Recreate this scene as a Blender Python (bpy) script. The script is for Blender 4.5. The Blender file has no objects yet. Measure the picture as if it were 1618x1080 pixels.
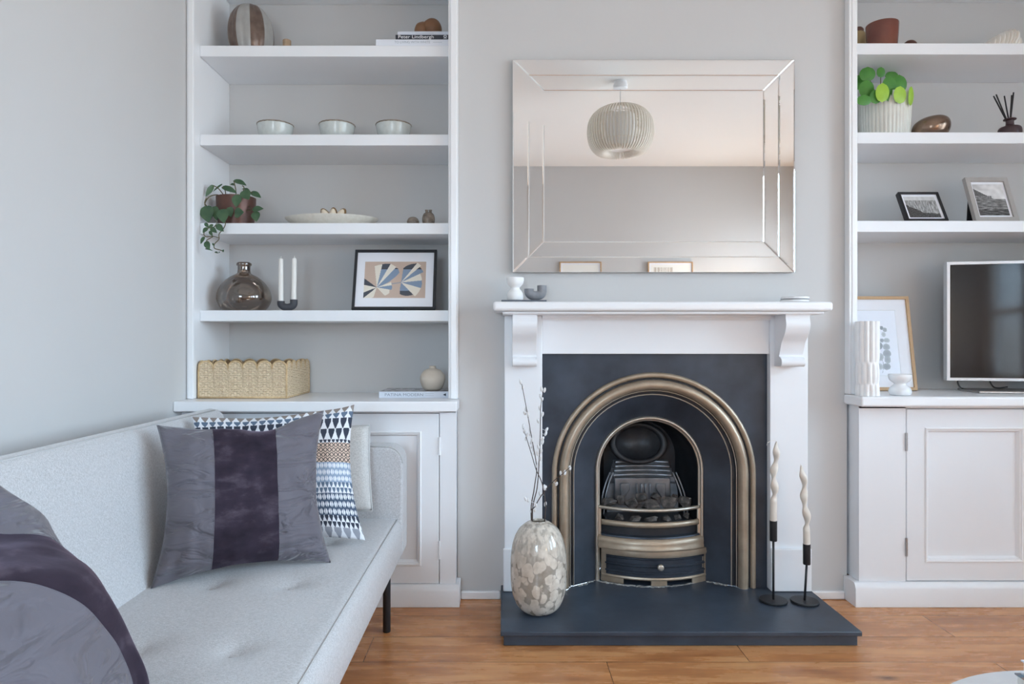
import bpy, bmesh, math, random
from math import sin, cos, pi, sqrt, radians
from mathutils import Vector, Matrix, noise
random.seed(7)
SC = bpy.context.scene
COL = SC.collection
F, CX, CY, H = 1078.67, 795.0, 540.0, 1.05      # focal length in px, vanishing point, camera height

def px(x, Y): return (x - CX) * Y / F
def pz(y, Y): return H + (CY - y) * Y / F
def at(x, y, Y): return Vector((px(x, Y), Y, pz(y, Y)))

# ------------------------------------------------------------------ materials
def lin(c):
    out = []
    for v in c[:3]:
        v /= 255.0
        out.append(v / 12.92 if v <= 0.04045 else ((v + 0.055) / 1.055) ** 2.4)
    return (*out, 1.0)

class NT:
    def __init__(s, name):
        s.m = bpy.data.materials.new(name); s.m.use_nodes = True
        s.t = s.m.node_tree; s.n = s.t.nodes; s.l = s.t.links
        s.p = s.n['Principled BSDF']; s.out = s.n['Material Output']
    def node(s, typ, **kw):
        nd = s.n.new(typ)
        for k, v in kw.items():
            if k in nd.inputs.keys(): s.set(nd, k, v)
            else: setattr(nd, k, v)
        return nd
    def set(s, nd, k, v):
        if isinstance(v, bpy.types.NodeSocket): s.l.new(v, nd.inputs[k])
        else: nd.inputs[k].default_value = v
    def P(s, **kw):
        for k, v in kw.items(): s.set(s.p, k.replace('_', ' '), v)
    def coord(s, kind='Object'):
        return s.node('ShaderNodeTexCoord').outputs[kind]
    def mapping(s, vec, scale=(1, 1, 1), loc=(0, 0, 0), rot=(0, 0, 0)):
        mp = s.node('ShaderNodeMapping'); s.l.new(vec, mp.inputs['Vector'])
        mp.inputs['Scale'].default_value = scale; mp.inputs['Location'].default_value = loc; mp.inputs['Rotation'].default_value = rot
        return mp.outputs[0]
    def noise(s, vec, scale, detail=4, rough=.55, out='Fac'):
        nd = s.node('ShaderNodeTexNoise'); s.l.new(vec, nd.inputs['Vector'])
        nd.inputs['Scale'].default_value = scale; nd.inputs['Detail'].default_value = detail; nd.inputs['Roughness'].default_value = rough
        return nd.outputs[out]
    def ramp(s, fac, stops):
        r = s.node('ShaderNodeValToRGB'); s.l.new(fac, r.inputs[0])
        e = r.color_ramp.elements
        while len(e) < len(stops): e.new(.5)
        for i, (p, c) in enumerate(stops):
            e[i].position = p; e[i].color = c if len(c) == 4 else (*c, 1)
        return r.outputs[0]
    def mix(s, fac, a, b, mode='MIX'):
        m = s.node('ShaderNodeMix'); m.data_type = 'RGBA'; m.blend_type = mode
        for k, v in ((0, fac), (6, a), (7, b)):
            if isinstance(v, bpy.types.NodeSocket): s.l.new(v, m.inputs[k])
            else: m.inputs[k].default_value = v
        return m.outputs[2]
    def math(s, op, a, b=0.0, c=0.0):
        m = s.node('ShaderNodeMath'); m.operation = op
        for k, v in enumerate((a, b, c)):
            if isinstance(v, bpy.types.NodeSocket): s.l.new(v, m.inputs[k])
            else: m.inputs[k].default_value = v
        return m.outputs[0]
    def bump(s, h, strength=.3, dist=.002):
        b = s.node('ShaderNodeBump'); s.l.new(h, b.inputs['Height'])
        b.inputs['Strength'].default_value = strength; b.inputs['Distance'].default_value = dist
        s.l.new(b.outputs[0], s.p.inputs['Normal']); return b

def mat(name, rgb, rough=.5, metal=0.0, var=None, bump=None, sheen=0, coat=0, spec=None, stretch=(1, 1, 1)):
    """var = (scale, second colour, amount); bump = (scale, strength, distance)"""
    n = NT(name)
    n.P(Base_Color=lin(rgb), Roughness=rough, Metallic=metal)
    if spec is not None: n.P(Specular_IOR_Level=spec)
    if sheen: n.P(Sheen_Weight=sheen, Sheen_Roughness=.5)
    if coat: n.P(Coat_Weight=coat, Coat_Roughness=.12)
    if var or bump: v = n.mapping(n.coord(), stretch)
    if var:
        f = n.ramp(n.noise(v, var[0]), [(.35, (0, 0, 0)), (.68, (1, 1, 1))])
        n.P(Base_Color=n.mix(n.math('MULTIPLY', f, var[2]), lin(rgb), lin(var[1])))
    if bump: n.bump(n.noise(v, bump[0], 3), bump[1], bump[2])
    return n.m

def glass_mat(name, tint, gloss=.12, rough=.02):
    """clear thin-walled glass: tinted transmission with a fresnel reflection"""
    n = NT(name); n.n.remove(n.p)
    tr = n.node('ShaderNodeBsdfTransparent'); tr.inputs[0].default_value = lin(tint)
    gl = n.node('ShaderNodeBsdfGlossy'); gl.inputs['Roughness'].default_value = rough; gl.inputs[0].default_value = (1, 1, 1, 1)
    lw = n.node('ShaderNodeLayerWeight'); lw.inputs[0].default_value = .35
    f = n.math('ADD', n.math('MULTIPLY', lw.outputs['Fresnel'], .8), gloss * .3)
    mx = n.node('ShaderNodeMixShader'); n.l.new(f, mx.inputs[0]); n.l.new(tr.outputs[0], mx.inputs[1]); n.l.new(gl.outputs[0], mx.inputs[2])
    n.l.new(mx.outputs[0], n.out.inputs[0]); return n.m

def attr_mat(name, rough=.7, bump=None, sheen=0, coat=0):
    """printed or woven colours, plus shade painted into the wicker gaps, stored on its mesh"""
    n = NT(name)
    a = n.node('ShaderNodeAttribute'); a.attribute_name = 'Col'
    n.P(Base_Color=a.outputs['Color'], Roughness=rough)
    if sheen: n.P(Sheen_Weight=sheen)
    if coat: n.P(Coat_Weight=coat, Coat_Roughness=.03)
    if bump: n.bump(n.noise(n.coord(), bump[0], 3), bump[1], bump[2])
    return n.m

M = {}
M['wall'] = mat('wall_paint', (203, 202, 201), .85, var=(1.2, (199, 198, 197), .5), bump=(180, .05, .001), spec=.25)
M['ceiling'] = mat('ceiling_paint', (238, 236, 233), .9, spec=.2)
M['white'] = mat('white_eggshell_paint', (235, 237, 240), .38, var=(3, (230, 232, 236), .4), bump=(40, .03, .001))
M['white_gloss'] = mat('white_gloss_paint', (238, 239, 241), .28, bump=(30, .02, .001))
M['slate'] = mat('black_slate', (50, 60, 73), .40, var=(9, (70, 82, 97), .6), bump=(60, .12, .002))
M['iron'] = mat('blackened_iron', (46, 53, 64), .40, metal=.3, var=(6, (70, 79, 92), .7), bump=(70, .12, .0015))
M['iron_dark'] = mat('darker_iron', (38, 40, 45), .45, metal=.3, var=(12, (62, 66, 72), .5), bump=(50, .2, .002))  # darker iron for groove, stepped band, firebox, hood and grate plates
M['fireback'] = mat('burnished_fireback', (142, 148, 156), .3, metal=.6, var=(14, (84, 86, 90), .7), bump=(40, .15, .002))
M['brass'] = mat('aged_brass', (182, 167, 148), .40, metal=.55, var=(14, (150, 134, 116), .6), bump=(60, .08, .001))
M['brass_thin'] = mat('worn_bright_edge', (200, 192, 180), .35, metal=.8)
M['ash'] = mat('pale_mortar_crumbs', (176, 176, 172), .95, var=(60, (90, 92, 95), .8), bump=(120, .6, .004))
M['mirror'] = mat('silvered_glass', (240, 240, 240), .012, metal=1.0)
M['mirror_edge'] = mat('mirror_backing', (88, 84, 80), .5)
M['steel'] = mat('brushed_steel', (190, 190, 192), .3, metal=1)
M['silver'] = mat('silver_plastic', (214, 216, 220), .35, metal=.3)
M['black_metal'] = mat('matt_black_metal', (38, 40, 44), .5, metal=.2)
M['black'] = mat('black_satin', (30, 31, 36), .4)
M['cream_wax'] = mat('cream_wax', (222, 214, 203), .45, spec=.4)
M['white_wax'] = mat('white_wax', (235, 232, 226), .45)
M['matt_white'] = mat('matt_white_ceramic', (240, 240, 240), .6, var=(30, (226, 226, 226), .4))
M['marble'] = mat('white_marble', (240, 240, 240), .2, var=(4, (214, 216, 220), .7))
M['cream_clay'] = mat('cream_stoneware', (212, 202, 188), .5, var=(25, (196, 184, 168), .5))
M['charcoal_clay'] = mat('charcoal_clay', (64, 64, 70), .6, bump=(200, .2, .001))
M['grey_clay'] = mat('grey_clay', (138, 140, 145), .7, var=(50, (110, 112, 118), .5), bump=(200, .2, .001))
M['tray_slate'] = mat('grey_slate_tray', (104, 108, 116), .7, var=(40, (76, 80, 88), .7), bump=(90, .4, .002))
M['glaze'] = mat('pale_reactive_glaze', (205, 210, 207), .18, var=(40, (182, 188, 186), .6))
M['glaze_rim'] = mat('brown_glaze_rim', (120, 106, 92), .3, var=(80, (170, 160, 148), .7))
M['gourd_grey'] = mat('grey_stone_glaze', (166, 164, 160), .3, var=(30, (146, 144, 140), .5))
M['gourd_bronze'] = mat('bronze_lustre', (122, 104, 94), .3, metal=.5, var=(30, (92, 76, 68), .7))
M['wood_pale'] = mat('pale_turned_wood', (168, 144, 118), .6, var=(20, (140, 116, 92), .6), stretch=(1, 1, 5))
M['walnut'] = mat('carved_brown_wood', (138, 100, 68), .5, var=(10, (104, 70, 46), .8), stretch=(1, 1, .3), bump=(60, .1, .001))
M['paper'] = mat('book_pages', (232, 230, 224), .8, bump=(300, .2, .001), stretch=(.02, .02, 1))
M['book_white'] = mat('white_book_cloth', (226, 230, 238), .5)
M['book_navy'] = mat('dark_book_jacket', (48, 52, 62), .4)
M['book_grey'] = mat('grey_book_cloth', (206, 212, 222), .5)
M['ink_pale'] = mat('pale_grey_ink', (172, 178, 186), .6)
M['ink_white'] = mat('white_ink', (238, 240, 244), .6)
M['ink_slate'] = mat('slate_ink', (128, 136, 148), .6)
M['ink_dark'] = mat('dark_ink', (36, 42, 54), .6)
M['copper'] = mat('aged_copper', (104, 72, 62), .4, metal=.4, var=(12, (74, 52, 47), .7))
M['soil'] = mat('potting_soil', (60, 46, 36), .95, bump=(80, .8, .01))
M['leaf_dark'] = mat('dark_green_leaf', (54, 84, 58), .38, var=(25, (84, 112, 78), .6), spec=.5)
M['leaf_mid'] = mat('mid_green_leaf', (66, 128, 48), .38, var=(25, (86, 148, 58), .6))
M['leaf_lime'] = mat('lime_green_leaf', (146, 186, 50), .4, var=(25, (170, 206, 80), .6))
M['stem_brown'] = mat('brown_stem', (96, 88, 62), .6)
M['twig'] = mat('dark_twig', (74, 62, 58), .7)
M['catkin'] = mat('silver_catkin', (226, 226, 226), .9, sheen=.6)
M['smoke_glass'] = glass_mat('smoky_brown_glass', (196, 182, 170), .3)
M['pane'] = glass_mat('clear_window_glass', (246, 249, 250), .1)
M['dish'] = mat('cream_speckled_dish', (218, 214, 204), .55, var=(60, (200, 194, 182), .6))
M['pod_brown'] = mat('golden_pod_shell', (150, 116, 74), .4, metal=.2, var=(40, (106, 78, 50), .6))
M['pod_cream'] = mat('pale_pod_flesh', (228, 214, 192), .6)
M['speck'] = mat('speckled_taupe_glass', (140, 128, 116), .25, var=(45, (92, 82, 74), .9))
M['red_glass'] = mat('deep_red_brown_glass', (104, 58, 48), .2, var=(6, (136, 84, 68), .6))
M['gold_glaze'] = mat('olive_gold_glaze', (170, 148, 108), .35, metal=.3)
M['bronze'] = mat('polished_bronze', (150, 128, 112), .24, metal=.9, var=(16, (112, 92, 78), .6))
M['plum_glass'] = mat('matt_plum_glass', (66, 48, 52), .4)
M['pot_white'] = mat('white_ribbed_glaze', (222, 222, 214), .3, var=(20, (206, 206, 198), .5))
M['shell'] = mat('chalky_white_shell', (236, 232, 224), .75)
M['oak'] = mat('oak_frame', (196, 162, 122), .5, var=(12, (172, 136, 98), .6), stretch=(1, 1, .2))
M['grey_wood'] = mat('weathered_grey_wood', (176, 172, 168), .7, var=(14, (150, 146, 142), .7), stretch=(1, 1, .25))
M['mount'] = mat('white_mount_board', (236, 238, 244), .7)
M['print'] = attr_mat('printed_sheet', .5, coat=.6)
M['pattern_cloth'] = attr_mat('printed_cotton', .85, bump=(500, .25, .001))
M['wicker'] = attr_mat('natural_wicker', .7)
M['wicker_rim'] = mat('pale_rattan_binding', (214, 186, 144), .6, var=(60, (180, 146, 104), .6))
M['screen'] = mat('dark_tv_screen', (14, 17, 24), .07, spec=.55)
M['cable'] = mat('black_cable', (24, 24, 26), .5)
M['shade'] = mat('ivory_lamp_slats', (238, 232, 222), .6)
M['diffuser'] = mat('white_opal_glass', (246, 246, 244), .5)
M['cushion_grey'] = mat('slate_grey_cotton', (94, 90, 98), .75, var=(7, (106, 103, 112), .5), bump=(420, .2, .001), sheen=.25)
def cotton_creases(m):
    n = NT.__new__(NT); n.m = m; n.t = m.node_tree; n.n = n.t.nodes; n.l = n.t.links; n.p = n.n['Principled BSDF']; n.out = n.n['Material Output']
    fine = [x for x in n.n if x.type == 'BUMP'][0]; v = n.coord()
    w = n.node('ShaderNodeTexNoise'); n.l.new(n.mapping(v, (2.2, 2.2, 6), rot=(.3, .5, .2)), w.inputs['Vector']); w.inputs['Scale'].default_value = 3.2; w.inputs['Detail'].default_value = 3; w.inputs['Distortion'].default_value = .8
    b = n.node('ShaderNodeBump'); n.l.new(n.ramp(w.outputs['Fac'], [(.40, (0, 0, 0)), (.50, (.8, .8, .8)), (.62, (1, 1, 1))]), b.inputs['Height']); b.inputs['Strength'].default_value = .55; b.inputs['Distance'].default_value = .02
    n.l.new(b.outputs[0], fine.inputs['Normal'])
cotton_creases(M['cushion_grey'])
M['book_blue'] = mat('blue_orange_jacket', (70, 140, 170), .5, var=(25, (206, 140, 84), .9))

def fabric(name, a, b, c):
    n = NT(name); v = n.coord()
    w1 = n.noise(n.mapping(v, (1, 1, .3)), 420, 3, .7); w2 = n.noise(n.mapping(v, (.3, 1, 1)), 420, 3, .7)
    big = n.ramp(n.noise(v, 5), [(.3, (0, 0, 0)), (.7, (1, 1, 1))])
    wv = n.math('ADD', n.math('MULTIPLY', w1, .5), n.math('MULTIPLY', w2, .5))
    c1 = n.mix(n.ramp(wv, [(.42, (0, 0, 0)), (.58, (1, 1, 1))]), lin(a), lin(b))
    n.P(Base_Color=n.mix(n.math('MULTIPLY', big, .35), c1, lin(c)), Roughness=.9, Sheen_Weight=.25, Specular_IOR_Level=.2)
    n.bump(wv, .35, .0015); return n.m
M['sofa'] = fabric('pale_grey_woven_upholstery', (172, 172, 173), (207, 207, 209), (193, 193, 195))
M['sofa_cushion'] = fabric('light_grey_linen', (184, 184, 182), (216, 216, 214), (201, 201, 200))
M['seam'] = mat('grey_seam_piping', (186, 187, 187), .85)

def velvet():
    n = NT('plum_velvet'); v = n.coord()
    nap = n.noise(n.mapping(v, (1, 1, 1.8)), 9, 5, .6)
    c = n.ramp(nap, [(.3, lin((40, 34, 43))[:3]), (.52, lin((54, 46, 57))[:3]), (.75, lin((96, 86, 96))[:3])])
    n.P(Base_Color=c, Roughness=.85, Sheen_Weight=.5, Sheen_Roughness=.35, Specular_IOR_Level=.1)
    n.set(n.p, 'Sheen Tint', lin((170, 156, 176)))
    n.bump(nap, .25, .006); return n.m
M['velvet'] = velvet()

def coal():
    n = NT('coal_and_ash'); v = n.coord()
    f = n.noise(v, 22, 5, .65)
    n.P(Base_Color=n.ramp(f, [(.42, lin((48, 46, 46))[:3]), (.58, lin((104, 98, 94))[:3]), (.75, lin((178, 170, 164))[:3])]), Roughness=.6)
    n.bump(f, .6, .006); return n.m
M['coal'] = coal()

def mottled():
    n = NT('mottled_cream_glass'); v = n.coord()
    sep = n.node('ShaderNodeSeparateXYZ'); n.l.new(v, sep.inputs[0]); z = sep.outputs[2]
    warp = n.node('ShaderNodeVectorMath'); warp.operation = 'ADD'; n.l.new(v, warp.inputs[0])
    nz = n.node('ShaderNodeTexNoise'); n.l.new(v, nz.inputs['Vector']); nz.inputs['Scale'].default_value = 26
    sc = n.node('ShaderNodeVectorMath'); sc.operation = 'SCALE'; n.l.new(nz.outputs['Color'], sc.inputs[0]); sc.inputs['Scale'].default_value = .03
    n.l.new(sc.outputs[0], warp.inputs[1])
    vo = n.node('ShaderNodeTexVoronoi'); vo.feature = 'F1'; n.l.new(n.mapping(warp.outputs[0], (1, 1, .8)), vo.inputs['Vector']); vo.inputs['Scale'].default_value = 36
    spots = n.ramp(vo.outputs['Distance'], [(.60, (1, 1, 1)), (.70, (0, 0, 0))])
    streak = n.ramp(n.noise(n.mapping(v, (1, 1, .12)), 60, 3), [(.38, (.25, .25, .25)), (.55, (1, 1, 1))])
    up = n.ramp(z, [(.19, (0, 0, 0)), (.27, (1, 1, 1))])
    mask = n.mix(up, spots, streak)
    tr = n.node('ShaderNodeBsdfTransparent'); tr.inputs[0].default_value = lin((222, 216, 208))
    gl = n.node('ShaderNodeBsdfGlossy'); gl.inputs['Roughness'].default_value = .04
    lw = n.node('ShaderNodeLayerWeight'); lw.inputs[0].default_value = .4
    m1 = n.node('ShaderNodeMixShader'); n.l.new(n.math('ADD', n.math('MULTIPLY', lw.outputs['Fresnel'], .6), .05), m1.inputs[0]); n.l.new(tr.outputs[0], m1.inputs[1]); n.l.new(gl.outputs[0], m1.inputs[2])
    c = n.ramp(n.noise(v, 30), [(.35, lin((196, 186, 172))[:3]), (.65, lin((226, 218, 206))[:3])])
    n.P(Base_Color=c, Roughness=.12)
    m2 = n.node('ShaderNodeMixShader'); n.l.new(n.math('ADD', n.math('MULTIPLY', mask, .50), .45), m2.inputs[0]); n.l.new(m1.outputs[0], m2.inputs[1]); n.l.new(n.p.outputs[0], m2.inputs[2])
    n.l.new(m2.outputs[0], n.out.inputs[0]); return n.m
M['mottled'] = mottled()

def floor_mat():
    n = NT('oak_floorboards'); v = n.coord()
    vm = n.mapping(v, (1, 1, 1), (.46, -.1575, 0))
    br = n.node('ShaderNodeTexBrick'); n.l.new(vm, br.inputs['Vector'])
    br.offset = .37; br.offset_frequency = 2; br.squash = 1
    for k, val in (('Scale', 1.0), ('Mortar Size', .0011), ('Mortar Smooth', .1), ('Bias', 0.0), ('Brick Width', 1.27), ('Row Height', .1895)): br.inputs[k].default_value = val
    br.inputs['Color1'].default_value = (0, 0, 0, 1); br.inputs['Color2'].default_value = (1, 1, 1, 1); br.inputs['Mortar'].default_value = (.5, .5, .5, 1)
    off = n.node('ShaderNodeVectorMath'); off.operation = 'SCALE'; n.l.new(br.outputs['Color'], off.inputs[0]); off.inputs['Scale'].default_value = 7.3
    vv = n.node('ShaderNodeVectorMath'); vv.operation = 'ADD'; n.l.new(v, vv.inputs[0]); n.l.new(off.outputs[0], vv.inputs[1])
    g0 = n.noise(n.mapping(vv.outputs[0], (1.1, 6.5, 1)), 2.6, 7, .62)
    g1 = n.noise(n.mapping(vv.outputs[0], (1.6, 42, 1)), 3.0, 4, .6)
    kn = n.node('ShaderNodeTexVoronoi'); n.l.new(n.mapping(vv.outputs[0], (1.2, 3.2, 1)), kn.inputs['Vector']); kn.inputs['Scale'].default_value = 2.1
    knot = n.ramp(kn.outputs['Distance'], [(.02, (1, 1, 1)), (.13, (0, 0, 0))])
    c = n.ramp(g0, [(.28, lin((142, 86, 48))[:3]), (.48, lin((194, 132, 82))[:3]), (.68, lin((220, 164, 110))[:3])])
    c = n.mix(n.math('MULTIPLY', n.ramp(g1, [(.4, (0, 0, 0)), (.7, (1, 1, 1))]), .42), c, lin((146, 92, 54)))
    c = n.mix(n.math('MULTIPLY', br.outputs['Color'], .3), c, lin((206, 146, 98)))
    c = n.mix(n.math('MULTIPLY', knot, .75), c, lin((84, 52, 32)))
    c = n.mix(br.outputs['Fac'], c, lin((66, 42, 28)))
    n.P(Base_Color=c, Roughness=n.math('ADD', n.math('MULTIPLY', g0, .22), .16), Specular_IOR_Level=.5)
    n.bump(n.math('SUBTRACT', n.math('MULTIPLY', g1, .15), br.outputs['Fac']), .35, .002); return n.m
M['floor'] = floor_mat()

# ------------------------------------------------------------------ mesh helpers
ORG = {}
def tag(o, label, cat, group=None):
    o['label'] = label; o['category'] = cat
    if group: o['group'] = group
    return o
def thing(name, label, cat, loc, group=None, rot=None):
    o = bpy.data.objects.new(name, None); COL.objects.link(o)
    o.empty_display_size = .05; o.location = loc
    if rot is not None:
        o.rotation_euler = rot; ORG[o.name] = Vector((0, 0, 0))      # parts given in local coordinates
    else: ORG[o.name] = Vector(loc)
    return tag(o, label, cat, group)
def obj(name, bm, m, parent=None, loc=None, smooth=None, bevel=None, bseg=2, kind=None, label=None):
    """link bm as one mesh object; bm is in world coordinates (local ones under a rotated thing)"""
    org = ORG[parent.name] if parent is not None else Vector(loc or (0, 0, 0))
    bmesh.ops.remove_doubles(bm, verts=bm.verts, dist=1e-6)
    bmesh.ops.recalc_face_normals(bm, faces=bm.faces)
    if org.length: bmesh.ops.translate(bm, vec=-org, verts=bm.verts)
    me = bpy.data.meshes.new(name); bm.to_mesh(me); bm.free()
    for mm in (m if isinstance(m, (list, tuple)) else [m]): me.materials.append(mm)
    if smooth:
        me.shade_smooth()
        if smooth is not True: me.set_sharp_from_angle(angle=radians(smooth))
    o = bpy.data.objects.new(name, me); COL.objects.link(o)
    if parent is not None: o.parent = parent
    else: o.location = org
    ORG[o.name] = org.copy()
    if bevel:
        b = o.modifiers.new('soft_edges', 'BEVEL'); b.width = bevel; b.segments = bseg; b.limit_method = 'ANGLE'; b.angle_limit = radians(40)
        b.harden_normals = False
        me.shade_smooth(); me.set_sharp_from_angle(angle=radians(50))
    if kind: o['kind'] = kind
    if label: o['label'] = label
    return o
def struct(name, bm, m, **kw): return obj(name, bm, m, kind='structure', **kw)
def B(): return bmesh.new()
def box(bm, x0, x1, y0, y1, z0, z1):
    v = [bm.verts.new((x, y, z)) for x in (x0, x1) for y in (y0, y1) for z in (z0, z1)]
    for f in ((0, 1, 3, 2), (4, 6, 7, 5), (0, 4, 5, 1), (2, 3, 7, 6), (0, 2, 6, 4), (1, 5, 7, 3)): bm.faces.new([v[i] for i in f])
    return bm
def bx(*a): return box(B(), *a)
def prism(bm, poly, axis, t0, t1):
    def P(a, b, t): return (t, a, b) if axis == 'x' else (a, t, b) if axis == 'y' else (a, b, t)
    A = [bm.verts.new(P(a, b, t0)) for a, b in poly]; C = [bm.verts.new(P(a, b, t1)) for a, b in poly]
    n = len(poly)
    bm.faces.new(A); bm.faces.new(C[::-1])
    for i in range(n): bm.faces.new([A[i], A[(i + 1) % n], C[(i + 1) % n], C[i]])
    return bm
def loft(bm, rings, closed=True, cap=False, mi=None):
    R = [[bm.verts.new(p) for p in r] for r in rings]
    n = len(R[0])
    for i in range(len(R) - 1):
        for j in range(n if closed else n - 1):
            f = bm.faces.new([R[i][j], R[i][(j + 1) % n], R[i + 1][(j + 1) % n], R[i + 1][j]])
            if mi: f.material_index = mi(i, j)
    if cap:
        bm.faces.new(R[0]); bm.faces.new(R[-1][::-1])
    return bm
def lathe(bm, prof, c=(0, 0, 0), seg=40, mod=None, sx=1, sy=1, mi=None, cap=True):
    """prof = [(r, z)...]; mod(theta, k) scales the radius"""
    rings = []
    for k, (r, z) in enumerate(prof):
        rings.append([(c[0] + max(r, 1e-5) * sx * (mod(2 * pi * j / seg, k) if mod else 1) * cos(2 * pi * j / seg),
                       c[1] + max(r, 1e-5) * sy * (mod(2 * pi * j / seg, k) if mod else 1) * sin(2 * pi * j / seg), c[2] + z) for j in range(seg)])
    return loft(bm, rings, True, cap, mi)
def smooth_prof(pts, n=6):
    """Catmull-Rom through profile points"""
    P = [pts[0]] + list(pts) + [pts[-1]]
    out = []
    for i in range(1, len(P) - 2):
        for k in range(n):
            t = k / n; a, b, c, d = P[i - 1], P[i], P[i + 1], P[i + 2]
            out.append(tuple(.5 * (2 * b[q] + (c[q] - a[q]) * t + (2 * a[q] - 5 * b[q] + 4 * c[q] - d[q]) * t * t + (3 * b[q] - a[q] - 3 * c[q] + d[q]) * t ** 3) for q in range(len(b))))
    out.append(tuple(pts[-1])); return out
def tube(bm, pts, r, seg=10, cap=True, ell=None, twist=0.0):
    """pts: path; r: radius or list; ell: (a, b) section stretch"""
    pts = [Vector(p) for p in pts]; n = len(pts)
    R = r if isinstance(r, (list, tuple)) else [r] * n
    rings = []; up = None
    for i, p in enumerate(pts):
        t = (pts[min(i + 1, n - 1)] - pts[max(i - 1, 0)]).normalized()
        if up is None:
            up = t.orthogonal().normalized() if abs(t.z) < .95 else Vector((1, 0, 0))
        up = (up - t * up.dot(t)).normalized(); sd = t.cross(up)
        tw = twist * i / max(1, n - 1)
        a, b = ell if ell else (1, 1)
        rings.append([p + R[i] * (up * (a * cos(q) * cos(tw) - b * sin(q) * sin(tw)) + sd * (a * cos(q) * sin(tw) + b * sin(q) * cos(tw))) for q in (2 * pi * j / seg for j in range(seg))])
    return loft(bm, rings, True, cap)
def curve(pts, n=6): return [Vector(p) for p in smooth_prof([tuple(p) for p in pts], n)]
def ball(bm, c, rx, ry=None, rz=None, seg=16, rot=None, fn=None):
    ry = ry or rx; rz = rz or rx
    rings = []
    for i in range(seg // 2 + 1):
        a = pi * i / (seg // 2)
        ring = []
        for j in range(seg):
            q = 2 * pi * j / seg
            p = Vector((max(sin(a), 1e-4) * cos(q), max(sin(a), 1e-4) * sin(q), -cos(a)))
            if fn: p = p * fn(p)
            p = Vector((p.x * rx, p.y * ry, p.z * rz))
            if rot is not None: p = rot @ p
            ring.append(Vector(c) + p)
        rings.append(ring)
    return loft(bm, rings, True, True)
def grid(bm, nu, nv, fn, col=None, two=False):
    V = [[bm.verts.new(fn(i / nu, j / nv)) for i in range(nu + 1)] for j in range(nv + 1)]
    lay = bm.loops.layers.float_color.get('Col') or (bm.loops.layers.float_color.new('Col') if col else None)
    for j in range(nv):
        for i in range(nu):
            f = bm.faces.new([V[j][i], V[j][i + 1], V[j + 1][i + 1], V[j + 1][i]])
            if col:
                c = lin(col((i + .5) / nu, (j + .5) / nv))
                for l in f.loops: l[lay] = c
    return V
def rect_loops(bm, x0, x1, z0, z1, prof):
    """mitred frame: prof = [(inset, y)...]"""
    return loft(bm, [[(x0 + d, y, z0 + d), (x1 - d, y, z0 + d), (x1 - d, y, z1 - d), (x0 + d, y, z1 - d)] for d, y in prof])
def txt(name, s, size, m, parent, loc, rot=(pi / 2, 0, 0), width=None, depth=.0002):
    cu = bpy.data.curves.new(name, 'FONT'); cu.body = s; cu.size = size; cu.extrude = depth
    tmp = bpy.data.objects.new(name, cu); COL.objects.link(tmp)
    dg = bpy.context.evaluated_depsgraph_get(); me = bpy.data.meshes.new_from_object(tmp.evaluated_get(dg))
    COL.objects.unlink(tmp); bpy.data.objects.remove(tmp)
    o = bpy.data.objects.new(name, me); COL.objects.link(o)
    me.materials.clear(); me.materials.append(m)
    xs = [v.co.x for v in me.vertices]; w = max(xs) - min(xs)
    o.parent = parent; o.location = Vector(loc) - ORG[parent.name]; o.rotation_euler = rot
    if width: o.scale = (width / w, 1, 1)
    ORG[o.name] = Vector((0, 0, 0)); return o
def kids(o): return [c for c in bpy.data.objects if c.parent == o]
def copy_tree(o, parent=None):
    c = o.copy(); COL.objects.link(c)
    if parent is not None: c.parent = parent
    for ch in kids(o): copy_tree(ch, c)
    return c

# ------------------------------------------------------------------ the room
XL, XR, YB, YW, YA, ZC = -1.285, 3.05, -1.45, 2.80, 3.13, 2.85
CL, CR = -.187, 1.41                                   # sides of the chimney breast
XI, ZI = .610, .5144                                   # centre line and arch centre of the fireplace
struct('floor', bx(XL - .1, XR + .1, YB - .1, YA + .1, -.05, 0), M['floor'])
struct('ceiling', bx(XL - .1, XR + .1, YB - .1, YA + .1, ZC, ZC + .05), M['ceiling'])
struct('wall_left', bx(XL - .1, XL, YB - .1, YA + .1, 0, ZC), M['wall'])
bm = B()                                               # unseen door opening added in the far wall for frontal fill light
DA, DB_, DZ, DG = -1.2, -.25, 2.1, .85
box(bm, XL, DA, YB - .1, YB, 0, ZC); box(bm, DB_, XR, YB - .1, YB, 0, ZC); box(bm, DA, DB_, YB - .1, YB, DZ, ZC)
struct('wall_back', bm, M['wall'])
bm = B()
for x0, x1 in ((DA, DA + .09), (DB_ - .09, DB_)): box(bm, x0, x1, YB - .07, YB - .02, .01, DZ - .005)
for z0, z1 in ((.01, DG), (DZ - .1, DZ - .005)): box(bm, DA + .09, DB_ - .09, YB - .07, YB - .02, z0, z1)
dr = struct('fill_door_1', bm, M['white_gloss'], loc=((DA + DB_) / 2, YB - .05, 0))  # added half-glazed door, out of view, lets daylight reach the fronts
obj('pane', bx(DA + .085, DB_ - .085, YB - .047, YB - .043, DG - .01, DZ - .09), M['pane'], dr)
bm = B(); tube(bm, curve([(DB_ - .045, YB - .02, 1.0), (DB_ - .045, YB + .03, 1.0), (DB_ - .06, YB + .04, 1.0), (DB_ - .16, YB + .04, 1.0)], 4), .008, 8); obj('door_handle', bm, M['steel'], dr, smooth=True)
bm = B()
box(bm, CL, .25, YW, YA + .1, 0, ZC); box(bm, .97, CR, YW, YA + .1, 0, ZC); box(bm, .25, .97, YW, YA + .1, .88, ZC)
struct('wall_chimney', bm, M['wall'])
struct('wall_alcove_left', bx(XL, CL, YA, YA + .1, 0, ZC), M['wall'])
struct('wall_alcove_right', bx(CR, XR, YA, YA + .1, 0, ZC), M['wall'])
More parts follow.
